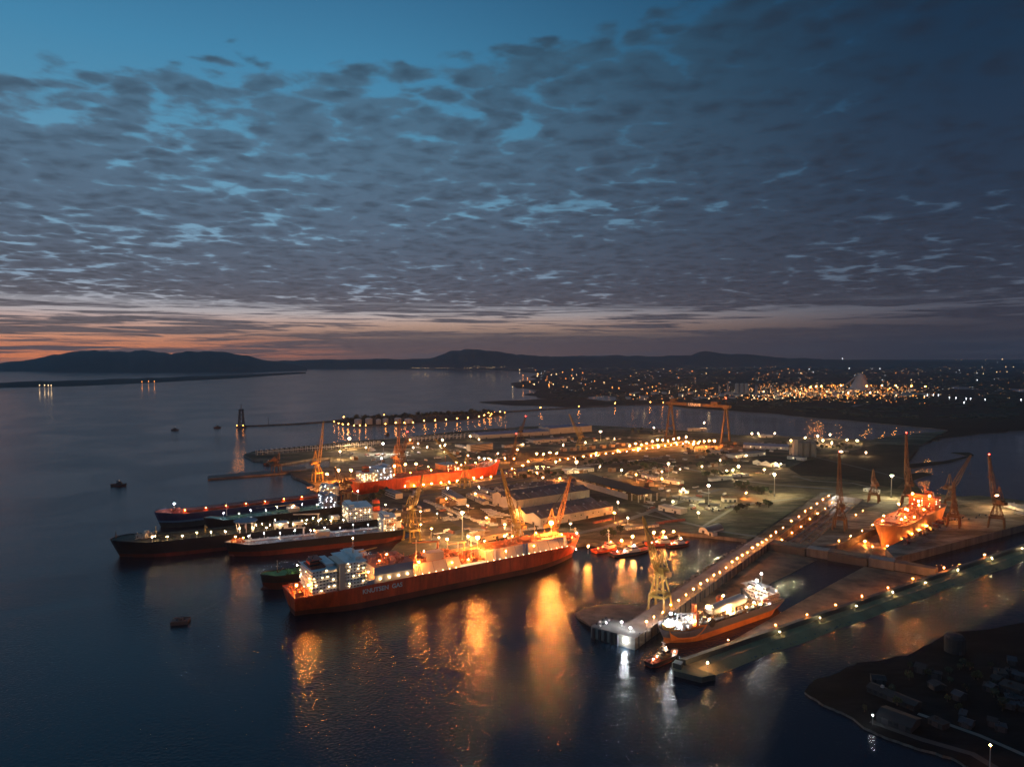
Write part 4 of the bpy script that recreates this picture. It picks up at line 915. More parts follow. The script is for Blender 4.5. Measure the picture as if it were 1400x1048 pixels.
def ship(label, stern, ang, L, B, zd, zb, rise, cu, cb, cd, z0=0, full=.80, poop=0, cat='ship', group=None, stripe=None, transom=.85, bulbous=True, bul=1.0):
    t_ = thing('ship', label, cat, (stern[0], stern[1], z0), ang, group); n = 30
    sm = lambda x: max(0., min(1., x)) ** 2 * (3 - 2 * max(0., min(1., x)))
    def st(t, z):
        hd = (transom + (1 - transom) * sm(t / .10)) * (1 if t < full else max(0.0015, (1 - min(1, (t - full) / (1 - full)) ** 2.3)) ** .62)
        hw = (.22 + .78 * sm(t / .17)) * (1 if t < full - .05 else max(0, 1 - min(1, (t - full + .05) / (1.05 - full)) ** 1.7))
        zt = top(t); f = min(1, max(0, (z + 2) / (zt + 2)))
        return B / 2 * (hw + (hd - hw) * f ** (1.5 if t > .5 else .8)), L * (.012 * (1 - f) + t * (.955 + .033 * f) + (.012 * f) * t)
    top = lambda t: zd + rise * sm((t - .86) / .10) + poop * sm((.06 - t) / .02)
    def skin(name, za, zb_, m_, k=4):
        mb = MB(); vs = []
        for i in range(n + 1):
            t = (i / n) if i < n - 6 else None
            t = i / n; t = t if t < .7 else .7 + .3 * (1 - max(0, 1 - (t - .7) / .3) ** 1.5)
            for sgn in (-1, 1):
                for j in range(k + 1):
                    a = za(t); b_ = zb_(t); z = a + (b_ - a) * j / k; h, x = st(t, z); vs.append((x, sgn * h, z))
        w_ = 2 * (k + 1); fs = []
        for i in range(n):
            for s_ in (0, 1):
                for j in range(k):
                    q = (i * w_ + s_ * (k + 1) + j, (i + 1) * w_ + s_ * (k + 1) + j, (i + 1) * w_ + s_ * (k + 1) + j + 1, i * w_ + s_ * (k + 1) + j + 1)
                    fs.append(q if s_ == 0 else q[::-1])
        for j in range(k): fs.append((j, j + 1, k + 1 + j + 1, k + 1 + j))
        for j in range(k): fs.append((n * w_ + j, n * w_ + k + 1 + j, n * w_ + k + 2 + j, n * w_ + j + 1))
        mb.add(vs, fs); return mb.build(name, m_, t_)
    if stripe: skin('hull_bottom', lambda t: -3, lambda t: zb, cb, 3); skin('waterline_stripe', lambda t: zb, lambda t: zb + stripe[0], stripe[1], 1); skin('hull', lambda t: zb + stripe[0], lambda t: top(t) + bul, cu)
    else: skin('hull_bottom', lambda t: -3, lambda t: zb, cb, 3); skin('hull', lambda t: zb, lambda t: top(t) + bul, cu)
    mb = MB(); vs = []
    for i in range(n + 1):
        t = i / n; t = t if t < .7 else .7 + .3 * (1 - max(0, 1 - (t - .7) / .3) ** 1.5); h, x = st(t, top(t)); vs += [(x + (.3 if i == 0 else 0), -h + .15, top(t)), (x + (.3 if i == 0 else 0), h - .15, top(t))]
    mb.add(vs, [(2 * i, 2 * i + 2, 2 * i + 3, 2 * i + 1) for i in range(n)]); mb.build('deck', cd, t_)
    if bulbous: MB().lathe([(.1, -8), (2.2, -6), (3.0, -1), (2.6, 3), (.2, 6)], n=10).build('bulb', cb, t_).matrix_local = Matrix.Translation((L * .945, 0, .3)) @ Matrix.Rotation(R(90), 4, 'Y')
    return t_
def house(t_, x0, x1, w0, z0, n, h=2.9, m_=white, kind='warm', nl=6, s=220, sides='pa', step=.0, wings=True, name='deckhouse', y0=0, r=.42):
    for k in range(n):
        a, b = x0 + step * k, x1 - step * k * .4; w_ = w0 - step * k * .6; z = z0 + k * h
        MB().box(a, b, y0 - w_ / 2, y0 + w_ / 2, z, z + h - .3).box(a - 1.3, b + 1.0, y0 - w_ / 2 - 1.0, y0 + w_ / 2 + 1.0, z + h - .3, z + h).build(name, m_, t_)
        for sd in (-1, 1):
            mb = MB(); nn = int((b - a) / 3)
            for i in range(nn): mb.box(a + 1 + i * 3, a + 2.2 + i * 3, y0 + sd * w_ / 2 - .06, y0 + sd * w_ / 2 + .06, z + 1.0, z + 2.0)
            if nn: mb.build('window_row', glass, t_)
        mb = MB(); nn = int(w_ / 3)
        for xx in (a - .06, b - .06):
            for i in range(nn): mb.box(xx, xx + .12, y0 - w_ / 2 + 1 + i * 3, y0 - w_ / 2 + 2.2 + i * 3, z + 1.0, z + 2.0)
        if nn: mb.build('window_row', glass, t_)
        for i in range(nl):
            f = (i + .5 + JIT(.2)) / nl; q = []
            if 's' in sides: q.append((a + (b - a) * f, y0 - w_ / 2 - .75, z + h - .7))
            if 'p' in sides: q.append((a + (b - a) * f, y0 + w_ / 2 + .75, z + h - .7))
            if 'a' in sides: q.append((a - .9, y0 - w_ / 2 + w_ * f, z + h - .7))
            if 'f' in sides: q.append((b + .7, y0 - w_ / 2 + w_ * f, z + h - .7))
            for p in q:
                if rnd.random() < .46: dlamp(t_, (p[0] + JIT(.8), p[1], p[2] + JIT(.3)), r * rnd.choice((.8, 1, 1.25)), kind, s * .022)
    zt = z0 + n * h
    if wings:
        MB().box(x1 - 9, x1 - 2, y0 - w0 / 2 - 5, y0 + w0 / 2 + 5, zt - .1 + .12, zt + .5).box(x1 - 8, x1 - 1.5, y0 - w0 * .38, y0 + w0 * .38, zt + .5, zt + 3.2).box(x1 - 9, x1 - .8, y0 - w0 * .42, y0 + w0 * .42, zt + 3.2, zt + 3.5).build('bridge', m_, t_)
        MB().box(x1 - 1.5, x1 - 1.3, y0 - w0 * .36, y0 + w0 * .36, zt + 1.5, zt + 2.6).build('bridge_window', glass, t_)
    return zt
def mast(t_, x, y, z, h, m_=white, lampk=None, s=500, r=.5, name='mast', yards=True):
    mb = MB().cyl((x, y, z), (x, y, z + h), .55, .25, 6)
    if yards: mb.bar((x, y - h * .16, z + h * .7), (x, y + h * .16, z + h * .7), .35).bar((x - 1.5, y, z + h * .5), (x + 1.5, y, z + h * .5), .5).box(x - .3, x + .3, y - 1.6, y + 1.6, z + h * .88, z + h * .95)
    mb.build(name, m_, t_)
    if lampk: dlamp(t_, (x, y, z + h + .4), r, lampk, s * (.50 if r > 1 else .14))
def funnel(t_, x, y, z, lx, ly, h, m_, band=None):
    MB().box(x - lx / 2, x + lx / 2, y - ly / 2, y + ly / 2, z, z + h, taper=.12).cyl((x - 1, y - ly * .2, z + h), (x - 1, y - ly * .2, z + h + 2), .6, .6, 8).cyl((x + 1, y + ly * .2, z + h), (x + 1, y + ly * .2, z + h + 2), .6, .6, 8).build('funnel', m_, t_)
    if band: MB().box(x - lx / 2 - .1, x + lx / 2 + .1, y - ly / 2 - .1, y + ly / 2 + .1, z + h * .45, z + h * .72, taper=.05).build('funnel_band', band, t_)
def pipes(t_, x0, x1, z, ys, r=.45, m_=None, gap=9, name='pipe_run'):
    for y in ys:
        mb = MB().cyl((x0, y, z + 1.6), (x1, y, z + 1.6), r, r, 6); k = x0
        while k < x1: mb.box(k, k + .4, y - .8, y + .8, z, z + 1.6); k += gap
        mb.build(name, m_ or steel, t_)
def fittings(t_, x0, x1, w_, z, n, m_, hmax=2.5, seed=1):
    r_ = random.Random(seed); mb = MB()
    for i in range(n):
        x = r_.uniform(x0, x1); y = r_.uniform(-w_ / 2, w_ / 2); k = r_.random()
        if k < .4: mb.box(x, x + r_.uniform(.8, 3), y, y + r_.uniform(.8, 2.5), z, z + r_.uniform(.6, hmax))
        elif k < .7: mb.cyl((x, y, z), (x, y, z + r_.uniform(.8, hmax * 1.3)), .35, .35, 6)
        else: mb.cyl((x, y, z + .8), (x + r_.uniform(-5, 5), y + r_.uniform(-3, 3), z + .8), .3, .3, 6)
    return stuff(mb.build('deck_fittings', m_, t_))
def crossrails(t_, x0, x1, w_, z, step, m_, h=1.0):
    x = x0
    while x <= x1: MB().box(x, x + .9, -w_ / 2, w_ / 2, z, z + h).build('deck_frame', m_, t_); x += step
def hosecrane(t_, x, y, z, h, ln, rz, m_, name='deck_crane'):
    c, s_ = math.cos(rz), math.sin(rz)
    MB().cyl((x, y, z), (x, y, z + h), 1.0, .8, 8).bar((x - c * 2, y - s_ * 2, z + h + .4), (x + c * ln, y + s_ * ln, z + h + ln * .06), 1.3, .7).bar((x, y, z + h), (x + c * ln * .5, y + s_ * ln * .5, z + h + .4), .5).build(name, m_, t_)
def lifeboat(t_, x, y, z, m_=oradk):
    MB().lathe([(.1, -3.6), (1.1, -2.6), (1.4, 0), (1.1, 2.6), (.1, 3.6)], n=8).build('lifeboat', m_, t_).matrix_local = Matrix.Translation((x, y, z)) @ Matrix.Rotation(R(90), 4, 'Y')
def rail(t_, x0, x1, y, z, m_=steel):
    mb = MB().bar((x0, y, z + 1.1), (x1, y, z + 1.1), .14)
    for i in range(int((x1 - x0) / 4) + 1): mb.bar((x0 + i * 4, y, z), (x0 + i * 4, y, z + 1.1), .12)
    mb.build('railing', m_, t_)

# 1. the orange-red gas carrier in front
K = ship('huge orange-red gas carrier with KNUTSEN GAS lettering, moored nearest at the quay', (-196, 590), R(33.2), 325, 44, 19, 5.5, 4.5, redh, redo, oradk, transom=.9)
zt = house(K, 16, 38, 34, 19, 7, 2.9, white, 'warm', 4, 330, 'sa'); funnel(K, 22, 0, zt, 9, 12, 6, dark, reddk)
MB().box(17, 34, -12, 12, zt + .02, zt + 1.2).box(20, 28, -8, 8, zt + 6.4, zt + 7).build('red_house_top', reddk, K)
MB().box(40, 45, -19, 6, 19, 42).box(38.5, 45, -20, 8, 42, 43).build('casing_wall', cream, K)
zt = house(K, 46, 64, 38, 19, 8, 2.9, white, 'warm', 4, 330, 'sf'); mast(K, 58, -3, zt + 3, 14, steel, 'warm', 300)
MB().lathe([(1.8, 0), (1.6, 2), (.2, 3)], (52, -10, zt + .5), 10).build('radar_dome', white, K)
MB().box(72, 110, -20, 20, 19, 26.6).build('machinery_house', cream, K); MB().box(71.6, 110.4, -20.5, 20.5, 26.6, 34).build('upper_house', bluep, K); MB().box(71.8, 110.2, -20.2, 20.2, 34.01, 34.3).build('house_roof', oradk, K)
MB().box(64.5, 71.5, -21.4, -16, 19, 23.5).build('side_locker', bluep, K)
fittings(K, 73, 108, 36, 34.3, 70, oradk, 3.5, 3)
for i in range(4): dlamp(K, (77 + i * 9, -21.3, 23.5), .75, 'warm', 9)
for nm, x0, x1, h in (('tank_cover', 111, 163, 9.5), ('tank_cover', 192, 298, 9.5)):
    mb = MB(); e = 5
    mb.add([(x0, -20.5, 19), (x1, -20.5 if x1 < 200 else -17, 19 if x1 < 200 else 19.4), (x1, 20.5 if x1 < 200 else 17, 19), (x0, 20.5, 19), (x0, -14, 19 + h), (x1 - 1, -13 if x1 < 200 else -11, 19 + h), (x1 - 1, 13 if x1 < 200 else 11, 19 + h), (x0, 14, 19 + h)],
           [(0, 1, 5, 4), (1, 2, 6, 5), (2, 3, 7, 6), (3, 0, 4, 7), (4, 5, 6, 7)]); mb.build(nm, cream, K)
    for xs_ in range(int(x0) + 8, int(x1) - 4, 14): MB().bar((xs_, -20.6, 19), (xs_, -14, 19 + h + .15), .35).build('cover_seam', steel, K)
MB().box(111.5, 162, -13.6, 13.6, 28.51, 28.7).box(193, 296, -12, 12, 28.51, 28.7).build('cover_top', oradk, K)
for x in (200, 236, 240, 290): MB().bar((x, -20.9, 19.2), (x + 4, -13.6, 28.8), 2.2).build('grey_strip', bluep, K)
MB().box(128, 146, -13, -3, 28.7, 36).build('cargo_house', cream, K)
fittings(K, 112, 163, 26, 28.7, 130, oradk, 3.8, 4); fittings(K, 194, 292, 22, 28.7, 170, oradk, 3, 5); fittings(K, 164, 191, 36, 19, 130, oradk, 6, 6); fittings(K, 298, 318, 20, 23.5, 90, reddk, 2.6, 7); fittings(K, 2, 15, 34, 19, 60, oradk, 3.2, 8)
pipes(K, 112, 296, 28.7, (-4, 0, 4), .5, oradk); pipes(K, 164, 191, 19, (-17, -14, -11, 11, 14), .6, oradk, 5)
for i in range(7): MB().bar((166 + i * 3.6, -21, 20.5), (166 + i * 3.6, 21, 20.5), .8).build('manifold_pipe', oradk, K)
MB().box(160, 189, -21.7, -20.4, 19, 21.8).build('gangway_panel', emi('glowing gangway panel', (1, .62, .30), 1.0), K)  # panel emits by itself in place of lamplight falling on it
for x, h in ((118, 22), (168, 20), (183, 24), (232, 22), (262, 18)): mast(K, x, -2 if x != 118 else -10, 28.5 if x > 192 or x < 163 else 19, h, cream, None, name='vent_mast', yards=False)
hosecrane(K, 150, 8, 28, 12, 26, R(170), oradk); hosecrane(K, 176, 0, 19, 18, 20, R(185), oradk); hosecrane(K, 64, 4, 34, 9, 22, R(10), yellow)
for x in (6, 10): MB().bar((x, -15, 19), (x - 4, -17, 27), .7).bar((x - 4, -17, 27), (x - 3, -19, 29), .6).build('stern_davit', oradk, K)
mast(K, 185, -12, 19, 24, cream, 'sodium', 1700, 1.6, 'floodlight_post', False); mast(K, 283, -4, 28, 15, cream, 'sodium', 2400, 1.8, 'floodlight_post', False); mast(K, 160, 6, 28, 13, cream, 'sodium', 1500, 1.0, 'floodlight_post', False)
for x, y, h, s_ in ((117, -18, 12, 6000), (152, -19, 6, 500), (4, -12, 9, 6500), (13, -17, 9, 5200), (66, -20, 12, 2500), (66, -12, 8, 700), (172, -16, 5, 700), (215, -18, 7, 500), (250, -18, 7, 450), (305, 6, 6, 900), (312, -4, 4, 300), (92, 0, 19, 900), (80, -12, 18, 500), (134, 6, 14, 900), (205, 8, 13, 900), (240, 8, 13, 700), (270, 6, 13, 700)):
    mast(K, x, y, 19, h, cream, 'sodium', s_, .55, 'lamp_post', False)
for i in range(26):
    x = 112 + i * 7.2; dlamp(K, (x, -21.4, 20.6), .25, 'warm', 14)  # deck-edge lamps added to give the near hull side its glow
dlamp(K, (322, 0, 26), .5, 'warm', 80); dlamp(K, (318, -4, 9), .5, 'warm', 60)
rail(K, 0, 300, -22, 19); mast(K, 320, 0, 24.5, 8, cream)
text('KNUTSEN  GAS', K, (79, -22.12, 14.6), (R(90), 0, 0), 5.6, white)
MB().box(1, 8, -18.9, -18.6, 20, 24).build('stern_screen', oradk, K)

K.name = 'gas_carrier'
# 2. grey-decked tanker with black hull behind it
g_ = ship('black-hulled tanker with pale grey deck and white aft house, second from the front', (-134, 845), R(203.1), 208, 32, 13, 5.5, 3, blackh, redo, greyd)
zt = house(g_, 14, 30, 28, 13, 6, 2.8, white, 'warm', 3, 260, 'pfa'); funnel(g_, 10, 2, 13, 8, 8, 22, white, dark); MB().box(5, 14, -3, 7, 33, 36.5).build('funnel_top', dark, g_); mast(g_, 24, 0, zt + 3, 10, steel, 'warm', 300)
crossrails(g_, 34, 186, 27, 13, 9, greyd, 1.3); pipes(g_, 34, 186, 13.4, (-3, -1.2, .6, 2.4), .45, white); MB().box(34, 180, 4.4, 5.8, 15.4, 15.7).build('catwalk', oradk, g_)
MB().box(92, 108, -6, 8, 13, 19).build('cargo_house', cream, g_); hosecrane(g_, 122, 4, 13, 12, 22, R(-4), white); fittings(g_, 186, 200, 16, 16, 60, oradk, 2.2, 11); fittings(g_, 36, 186, 26, 13, 150, greyd, 1.6, 12); fittings(g_, 1, 13, 24, 13, 30, oradk, 2, 13)
for i in range(9): mast(g_, 46 + i * 17, (-1) ** i * 3, 13, 8, white, 'cool', 420, .38, 'lamp_post', False)
for x, y, s_ in ((196, 0, 900), (188, 8, 400), (5, 0, 700), (110, 6, 600)): mast(g_, x, y, 14, 7, white, 'sodium', s_, .6, 'lamp_post', False)
mast(g_, 180, 0, 13, 10, white); rail(g_, 5, 180, 15.6, 13); lifeboat(g_, 20, 14.5, 22)

g_.name = 'tanker'
# 3. the long black production tanker with a round helideck
b3 = ship('long black tanker with a round helideck on legs and lights along its deck', (-172, 888), R(204.6), 308, 46, 17, 4, 3, blackh, redo, brnd, full=.86)
zt = house(b3, 16, 46, 38, 17, 6, 3, white, 'warm', 5, 300, 'pfa'); MB().box(0, 15, -18, 18, 17, 26).build('aft_house', cream, b3); funnel(b3, 8, 6, 26, 9, 8, 14, redh, dark); mast(b3, 30, 0, zt + 3, 14, steel, 'cool', 500)
MB().lathe([(13, 0), (13.6, .6), (13.6, 1.0)], (166, 10, 29), 24).build('helideck', greyh, b3)
for a_ in range(8): MB().bar((166 + 9 * math.cos(a_ * .785), 10 + 9 * math.sin(a_ * .785), 17), (166 + 11 * math.cos(a_ * .785), 10 + 11 * math.sin(a_ * .785), 29), .8).build('helideck_leg', white, b3)
fittings(b3, 50, 150, 38, 17, 260, brnd, 4.5, 21); fittings(b3, 55, 140, 30, 17, 120, mat('olive yellow steel', (.30, .24, .08), .7, .4, .2), 5, 22); fittings(b3, 180, 262, 36, 17, 90, brnd, 2, 23); fittings(b3, 262, 282, 22, 20, 60, cream, 3.2, 24)
pipes(b3, 50, 262, 17, (-8, -4, 6), .6, brnd); MB().box(118, 134, 4, 16, 17, 24).build('module', white, b3); MB().box(100, 112, 6, 16, 17, 23).build('module', cream, b3); MB().box(54, 66, -6, 6, 17, 23).build('module', cream, b3)
for i in range(15): mast(b3, 52 + i * 15.2, 18.5, 17, 3.5 + (i % 3), white, 'warm', 500, .5, 'lamp_post', False)
for i in range(14): dlamp(b3, (56 + i * 7.5, JIT(12), 19 + rnd.random() * 4), .42, 'warm', 60)
hosecrane(b3, 80, 0, 17, 10, 30, R(-8), cream); mast(b3, 262, 0, 19, 12, yellow); hosecrane(b3, 210, 4, 17, 9, 12, R(100), yellow)
for y in (-6, 6): MB().lathe([(2.4, -3), (3, 0), (2.4, 3)], (272, y, 22.4), 10).build('winch', cream, b3)
mast(b3, 302, 0, 20, 9, rusty); dlamp(b3, (262, 12, 22), .4, 'warm', 60)

b3.name = 'tanker'
# 4. teal-decked tanker
t4 = ship('teal-decked tanker with a slender white foremast, between the blue and the long black ship', (-245, 962), R(212.5), 178, 28, 15, 3, 4, blackh, blackh, teal)
zt = house(t4, 8, 26, 25, 15, 6, 2.8, bluep, 'cool', 3, 260, 'pf'); mast(t4, 150, 0, 19, 17, white); mast(t4, 20, 0, zt + 2, 10, steel, 'cool', 260)
crossrails(t4, 34, 150, 22, 15, 12, teal, .8); pipes(t4, 30, 150, 15, (-2, 0, 2), .5, teal); fittings(t4, 34, 160, 22, 15, 90, teal, 1.8, 31); hosecrane(t4, 66, 0, 15, 8, 20, R(10), yellow)
for i in range(8): mast(t4, 34 + i * 17, (-1) ** i * 6, 15, 6, white, 'cool' if i % 3 else 'green', 330, .4, 'lamp_post', False)
MB().box(58, 72, -8, 8, 15, 20).build('cargo_house', cream, t4); rail(t4, 5, 150, 13.5, 15); dlamp(t4, (66, 8, 24), .5, 'sodium', 250)
MB().cyl((50, -14.6, 21), (110, -14.6, 21), .3, .3, 6).build('rail_pipe', steel, t4)

t4.name = 'tanker'
# 5. dark blue bulk carrier
b5 = ship('dark blue bulk carrier with red deck and pale blue waterline band', (-262, 1032), R(213.5), 252, 38, 17, 7, 3.5, blueh, mat('grey green bottom paint', (.05, .055, .05), .7, .3, .1), reddk, stripe=(2.6, skyh), full=.9)
zt = house(b5, 8, 26, 30, 17, 5, 2.8, white, 'warm', 4, 260, 'pf'); funnel(b5, 6, 0, 17, 7, 8, 18, blueh, white)
for i in range(7):
    x = 38 + i * 26; MB().box(x, x + 19, -9, 9, 17, 19).box(x - .4, x + 19.4, -9.4, 9.4, 19, 19.6).build('hatch', reddk, b5)
    dlamp(b5, (x + 22, 8, 20.5), .45, 'sodium', 60); MB().box(x + 20.6, x + 23.4, -5, 5, 17, 20.4).build('winch_house', reddk, b5)
mast(b5, 228, 0, 20, 9, white, 'cool', 1600, .7); fittings(b5, 218, 234, 18, 20.5, 40, reddk, 2, 41); rail(b5, 5, 215, 17.4, 17)
for i in range(5): MB().box(60 + i * 27, 62.5 + i * 27, 18.0, 18.1, 12, 14.5).build('hull_mark', white, b5)

b5.name = 'bulk_carrier'
# 6. small green-decked ship tucked behind the gas carrier stern
g6 = ship('small dark ship with bright green deck behind the gas carrier stern', (-148, 703), R(207), 108, 22, 13, 7, 1.5, blackh, redo, grnd)
crossrails(g6, 20, 80, 16, 13, 6, grnd, 1.4); fittings(g6, 14, 84, 17, 13, 90, grnd, 2.2, 51); mast(g6, 92, 0, 14.5, 12, rusty); house(g6, 4, 14, 18, 13, 3, 2.7, white, 'warm', 2, 120, 'p')
for i in range(4): mast(g6, 26 + i * 16, 5, 13, 7, rusty, 'green', 420, .4, 'lamp_post', False)
MB().bar((92, 3, 15), (86, 0, 18), .5).build('derrick', rusty, g6)

# 7. the red tanker in the big dock
r7 = ship('bright red tanker standing in the large dry dock with lamps under its hull', tuple(G(-10, 27)[:2]), G.a, 306, 42, 24, 8, 6, redh, redh, oradk, z0=-3.5, transom=.9)
zt = house(r7, 12, 34, 34, 24, 5, 2.9, white, 'warm', 4, 330, 'sa'); zt = house(r7, 36, 60, 36, 24, 7, 2.9, greyd, 'cool', 4, 330, 'sfa'); funnel(r7, 20, 0, 38, 9, 10, 10, reddk, dark); mast(r7, 50, 0, zt + 2, 12, steel, 'cool', 500)
house(r7, 170, 192, 34, 24, 4, 2.9, oradk, 'warm', 3, 330, 's', wings=False); mast(r7, 180, 0, 36, 14, oradk); MB().box(168, 196, -16, 16, 35.8, 36.4).build('roof_deck', cream, r7)
fittings(r7, 62, 168, 34, 24, 130, oradk, 2, 61); fittings(r7, 196, 296, 28, 24, 220, oradk, 5, 62); pipes(r7, 62, 290, 24, (-3, 0, 3), .6, oradk); hosecrane(r7, 120, 2, 24, 12, 18, R(20), oradk)
for x, y, h, k_, s_ in ((206, -12, 8, 'warm', 1500), (256, 0, 16, 'cool', 2600), (272, 4, 12, 'cool', 1300), (228, 6, 8, 'sodium', 1200), (242, -8, 8, 'sodium', 900), (210, 8, 10, 'sodium', 900), (286, 2, 8, 'warm', 900), (296, 0, 6, 'warm', 700), (66, -14, 6, 'sodium', 500), (98, -14, 6, 'sodium', 300), (140, -14, 6, 'sodium', 600), (196, -16, 3, 'warm', 1200), (150, 10, 8, 'sodium', 900), (8, -10, 5, 'warm', 700)):
    mast(r7, x, y, 24, h, cream, k_, s_, .6, 'lamp_post', False)
rail(r7, 60, 280, -20.6, 24); text('LNG', r7, (88, -21.1, 18), (R(90), 0, 0), 4, white)
for x in (0, 4): MB().bar((x + 3, -15, 24), (x, -17, 32), .8).build('stern_davit', white, r7)

# 8. orange ship in the middle dry dock
c8 = D2(238, 20); s8 = ship('orange-lit ship standing in the middle dry dock among cranes', tuple(D2(272, 21, 0)[:2]), D2.a + math.pi + R(1.5), 210, 38, 21, 6, 3, peach, peach, oradk, z0=1.6, full=.74, transom=.85)
zt = house(s8, 30, 56, 30, 21, 5, 3, orah, 'warm', 3, 330, 'fp'); funnel(s8, 22, 0, 21, 8, 10, 18, orah, dark); mast(s8, 44, 0, zt + 3, 12, orah); mast(s8, 50, 8, zt + 3, 6, orah)
fittings(s8, 60, 104, 28, 21, 160, oradk, 7, 71); fittings(s8, 104, 196, 26, 21, 130, oradk, 2.2, 72); MB().box(138, 176, -11, 11, 21.2, 22.4).box(140, 174, -9, 9, 22.4, 22.8).build('hatch', reddk, s8); MB().box(104, 132, -9, 9, 21.2, 22.6).box(114, 140, -7, 7, 22.6, 22.9).build('hatch', reddk, s8); MB().bar((150, -2, 24), (104, 4, 24), .9).build('foremast_boom', oradk, s8)
mast(s8, 60, 10, 35, 5, orah, 'sodium', 2200, .9, 'lamp_post', False); mast(s8, 60, -10, 35, 5, orah, 'sodium', 2200, .9, 'lamp_post', False)
for x, y, h, s_ in ((108, -12, 12, 2600), (114, -2, 8, 1800), (82, 4, 9, 1500), (150, 8, 5, 700), (136, 14, 4, 500), (186, -6, 4, 900), (170, 10, 6, 1200), (160, -13, 5, 900), (128, 4, 10, 1800), (90, 12, 6, 900), (70, 0, 12, 1500)): mast(s8, x, y, 21, h, oradk, 'sodium', s_ * 1.2, .7, 'lamp_post', False)
for i in range(4):
    q = D2(112 + i * 26, 44.5, 9); lamp(tuple(q), 3, .55, 'sodium', 350, 'orange work lamp on the dock edge lighting the orange hull', 'work lamps along the middle dock edge', name='low_dock_lamp')
for u, v in ((62, 34), (60, 10), (100, 40)):
    q = D2(u, v, .6); lamp(tuple(q), 3, .6, 'sodium', 400, 'orange work lamp on the middle dock floor under the bow', 'work lamps on the middle dock floor', name='low_dock_lamp')
rail(s8, 20, 160, 18.6, 21); rail(s8, 20, 160, -18.6, 21)

# 9. the dredger entering the lift basin
u0, v0 = D(134, 56)[:2]; dv = D(-2, 14) - D(134, 60); d9 = ship('orange and blue-grey dredger with a big suction pipe, entering the lift basin', tuple(D(134, 60)[:2]), math.atan2(dv.y, dv.x), 144, 27, 9, 4.6, 1.0, greyh, mat('bright orange hull paint', (.80, .27, .05), .5, .2, .12), brnd, full=.84, bul=1.2)
zt = house(d9, 8, 26, 24, 9, 4, 2.9, cream, 'cool', 3, 420, 'pf', step=1.2); mast(d9, 18, 0, zt + 3, 9, steel, 'cool', 700)
for i in range(10): dlamp(d9, (12 + i * 2.2, JIT(9), zt + 1.2 + rnd.random() * 3), .6, 'cool' if i % 3 else 'warm', 110)
MB().cyl((46, 1, 16.5), (88, 2, 15.5), 4.6, 4.3, 16).ball((88.2, 2, 15.5), 4.3).build('suction_drum', cream, d9); MB().bar((32, 1, 12), (46, 1, 25), 1.6).bar((38, -5, 10), (46, 0, 25), 1.2).bar((52, 5, 10), (46, 1, 25), 1.2).build('gantry_frame', dark, d9)
fittings(d9, 28, 104, 22, 9, 300, mat('grimy orange brown steel', (.30, .16, .08), .7, .5, .2), 5, 81); fittings(d9, 104, 132, 18, 10.4, 120, white, 4.2, 82); pipes(d9, 30, 104, 9, (8.5, 10, -9), .8, greyd)
for x, y in ((62, -10), (66, -8), (96, -9), (112, 7)): MB().box(x, x + 3, y, y + 3, 9, 20).build('orange_tower', orah, d9)
MB().bar((98, -6, 12), (124, -4, 18), 1.6, 1.0).build('bow_crane', bluep, d9); MB().lathe([(4.6, 0), (5, 3), (4.2, 3.4)], (136, 0, 10), 14).build('bow_house', mat('bow yellow paint', (.62, .34, .08), .5, .2, .2), d9)
for x, y, z, k_, s_, r_ in ((136, -2, 14.5, 'cool', 1500, .8), (137, 2, 14.5, 'cool', 1500, .8), (133, 3, 15, 'cool', 1200, .7), (128, -5, 19, 'cool', 1300, .8), (91, 1, 19, 'warm', 1300, .8), (70, 7, 14, 'warm', 1500, .9), (74, 9, 13, 'warm', 1000, .7), (116, 8, 14, 'warm', 700, .6), (112, 2, 14, 'cool', 500, .5), (98, 9, 12, 'warm', 500, .5), (40, 9, 14, 'warm', 500, .5), (34, 11, 12, 'warm', 600, .5), (52, 10, 13, 'warm', 600, .5), (62, -6, 20, 'warm', 600, .5)): dlamp(d9, (x, y, z), r_, k_, s_ * (.16 if k_ == 'cool' else .34))
MB().cyl((100, 12.4, 11), (100, 14, 11), 3.4, 3.4, 14).build('rope_drum', dark, d9); lifeboat(d9, 30, 12.5, 15); MB().add([(118, 13.9, 3.4), (140, 6.5, 3.4), (141.5, 6, 11.4), (106, 13.9, 11.4), (110, 13.9, 8)], [(0, 1, 2, 3, 4)]).build('bow_side_panel', M['bright orange hull paint'], d9)

r7.name = 'tanker'; d9.name = 'dredger'
q = D(-30, 62, 4); lamp(tuple(q), 3, .4, 'warm', 200, 'warm lamp on the broad tip of the breakwater', None, name='pier_lamp')
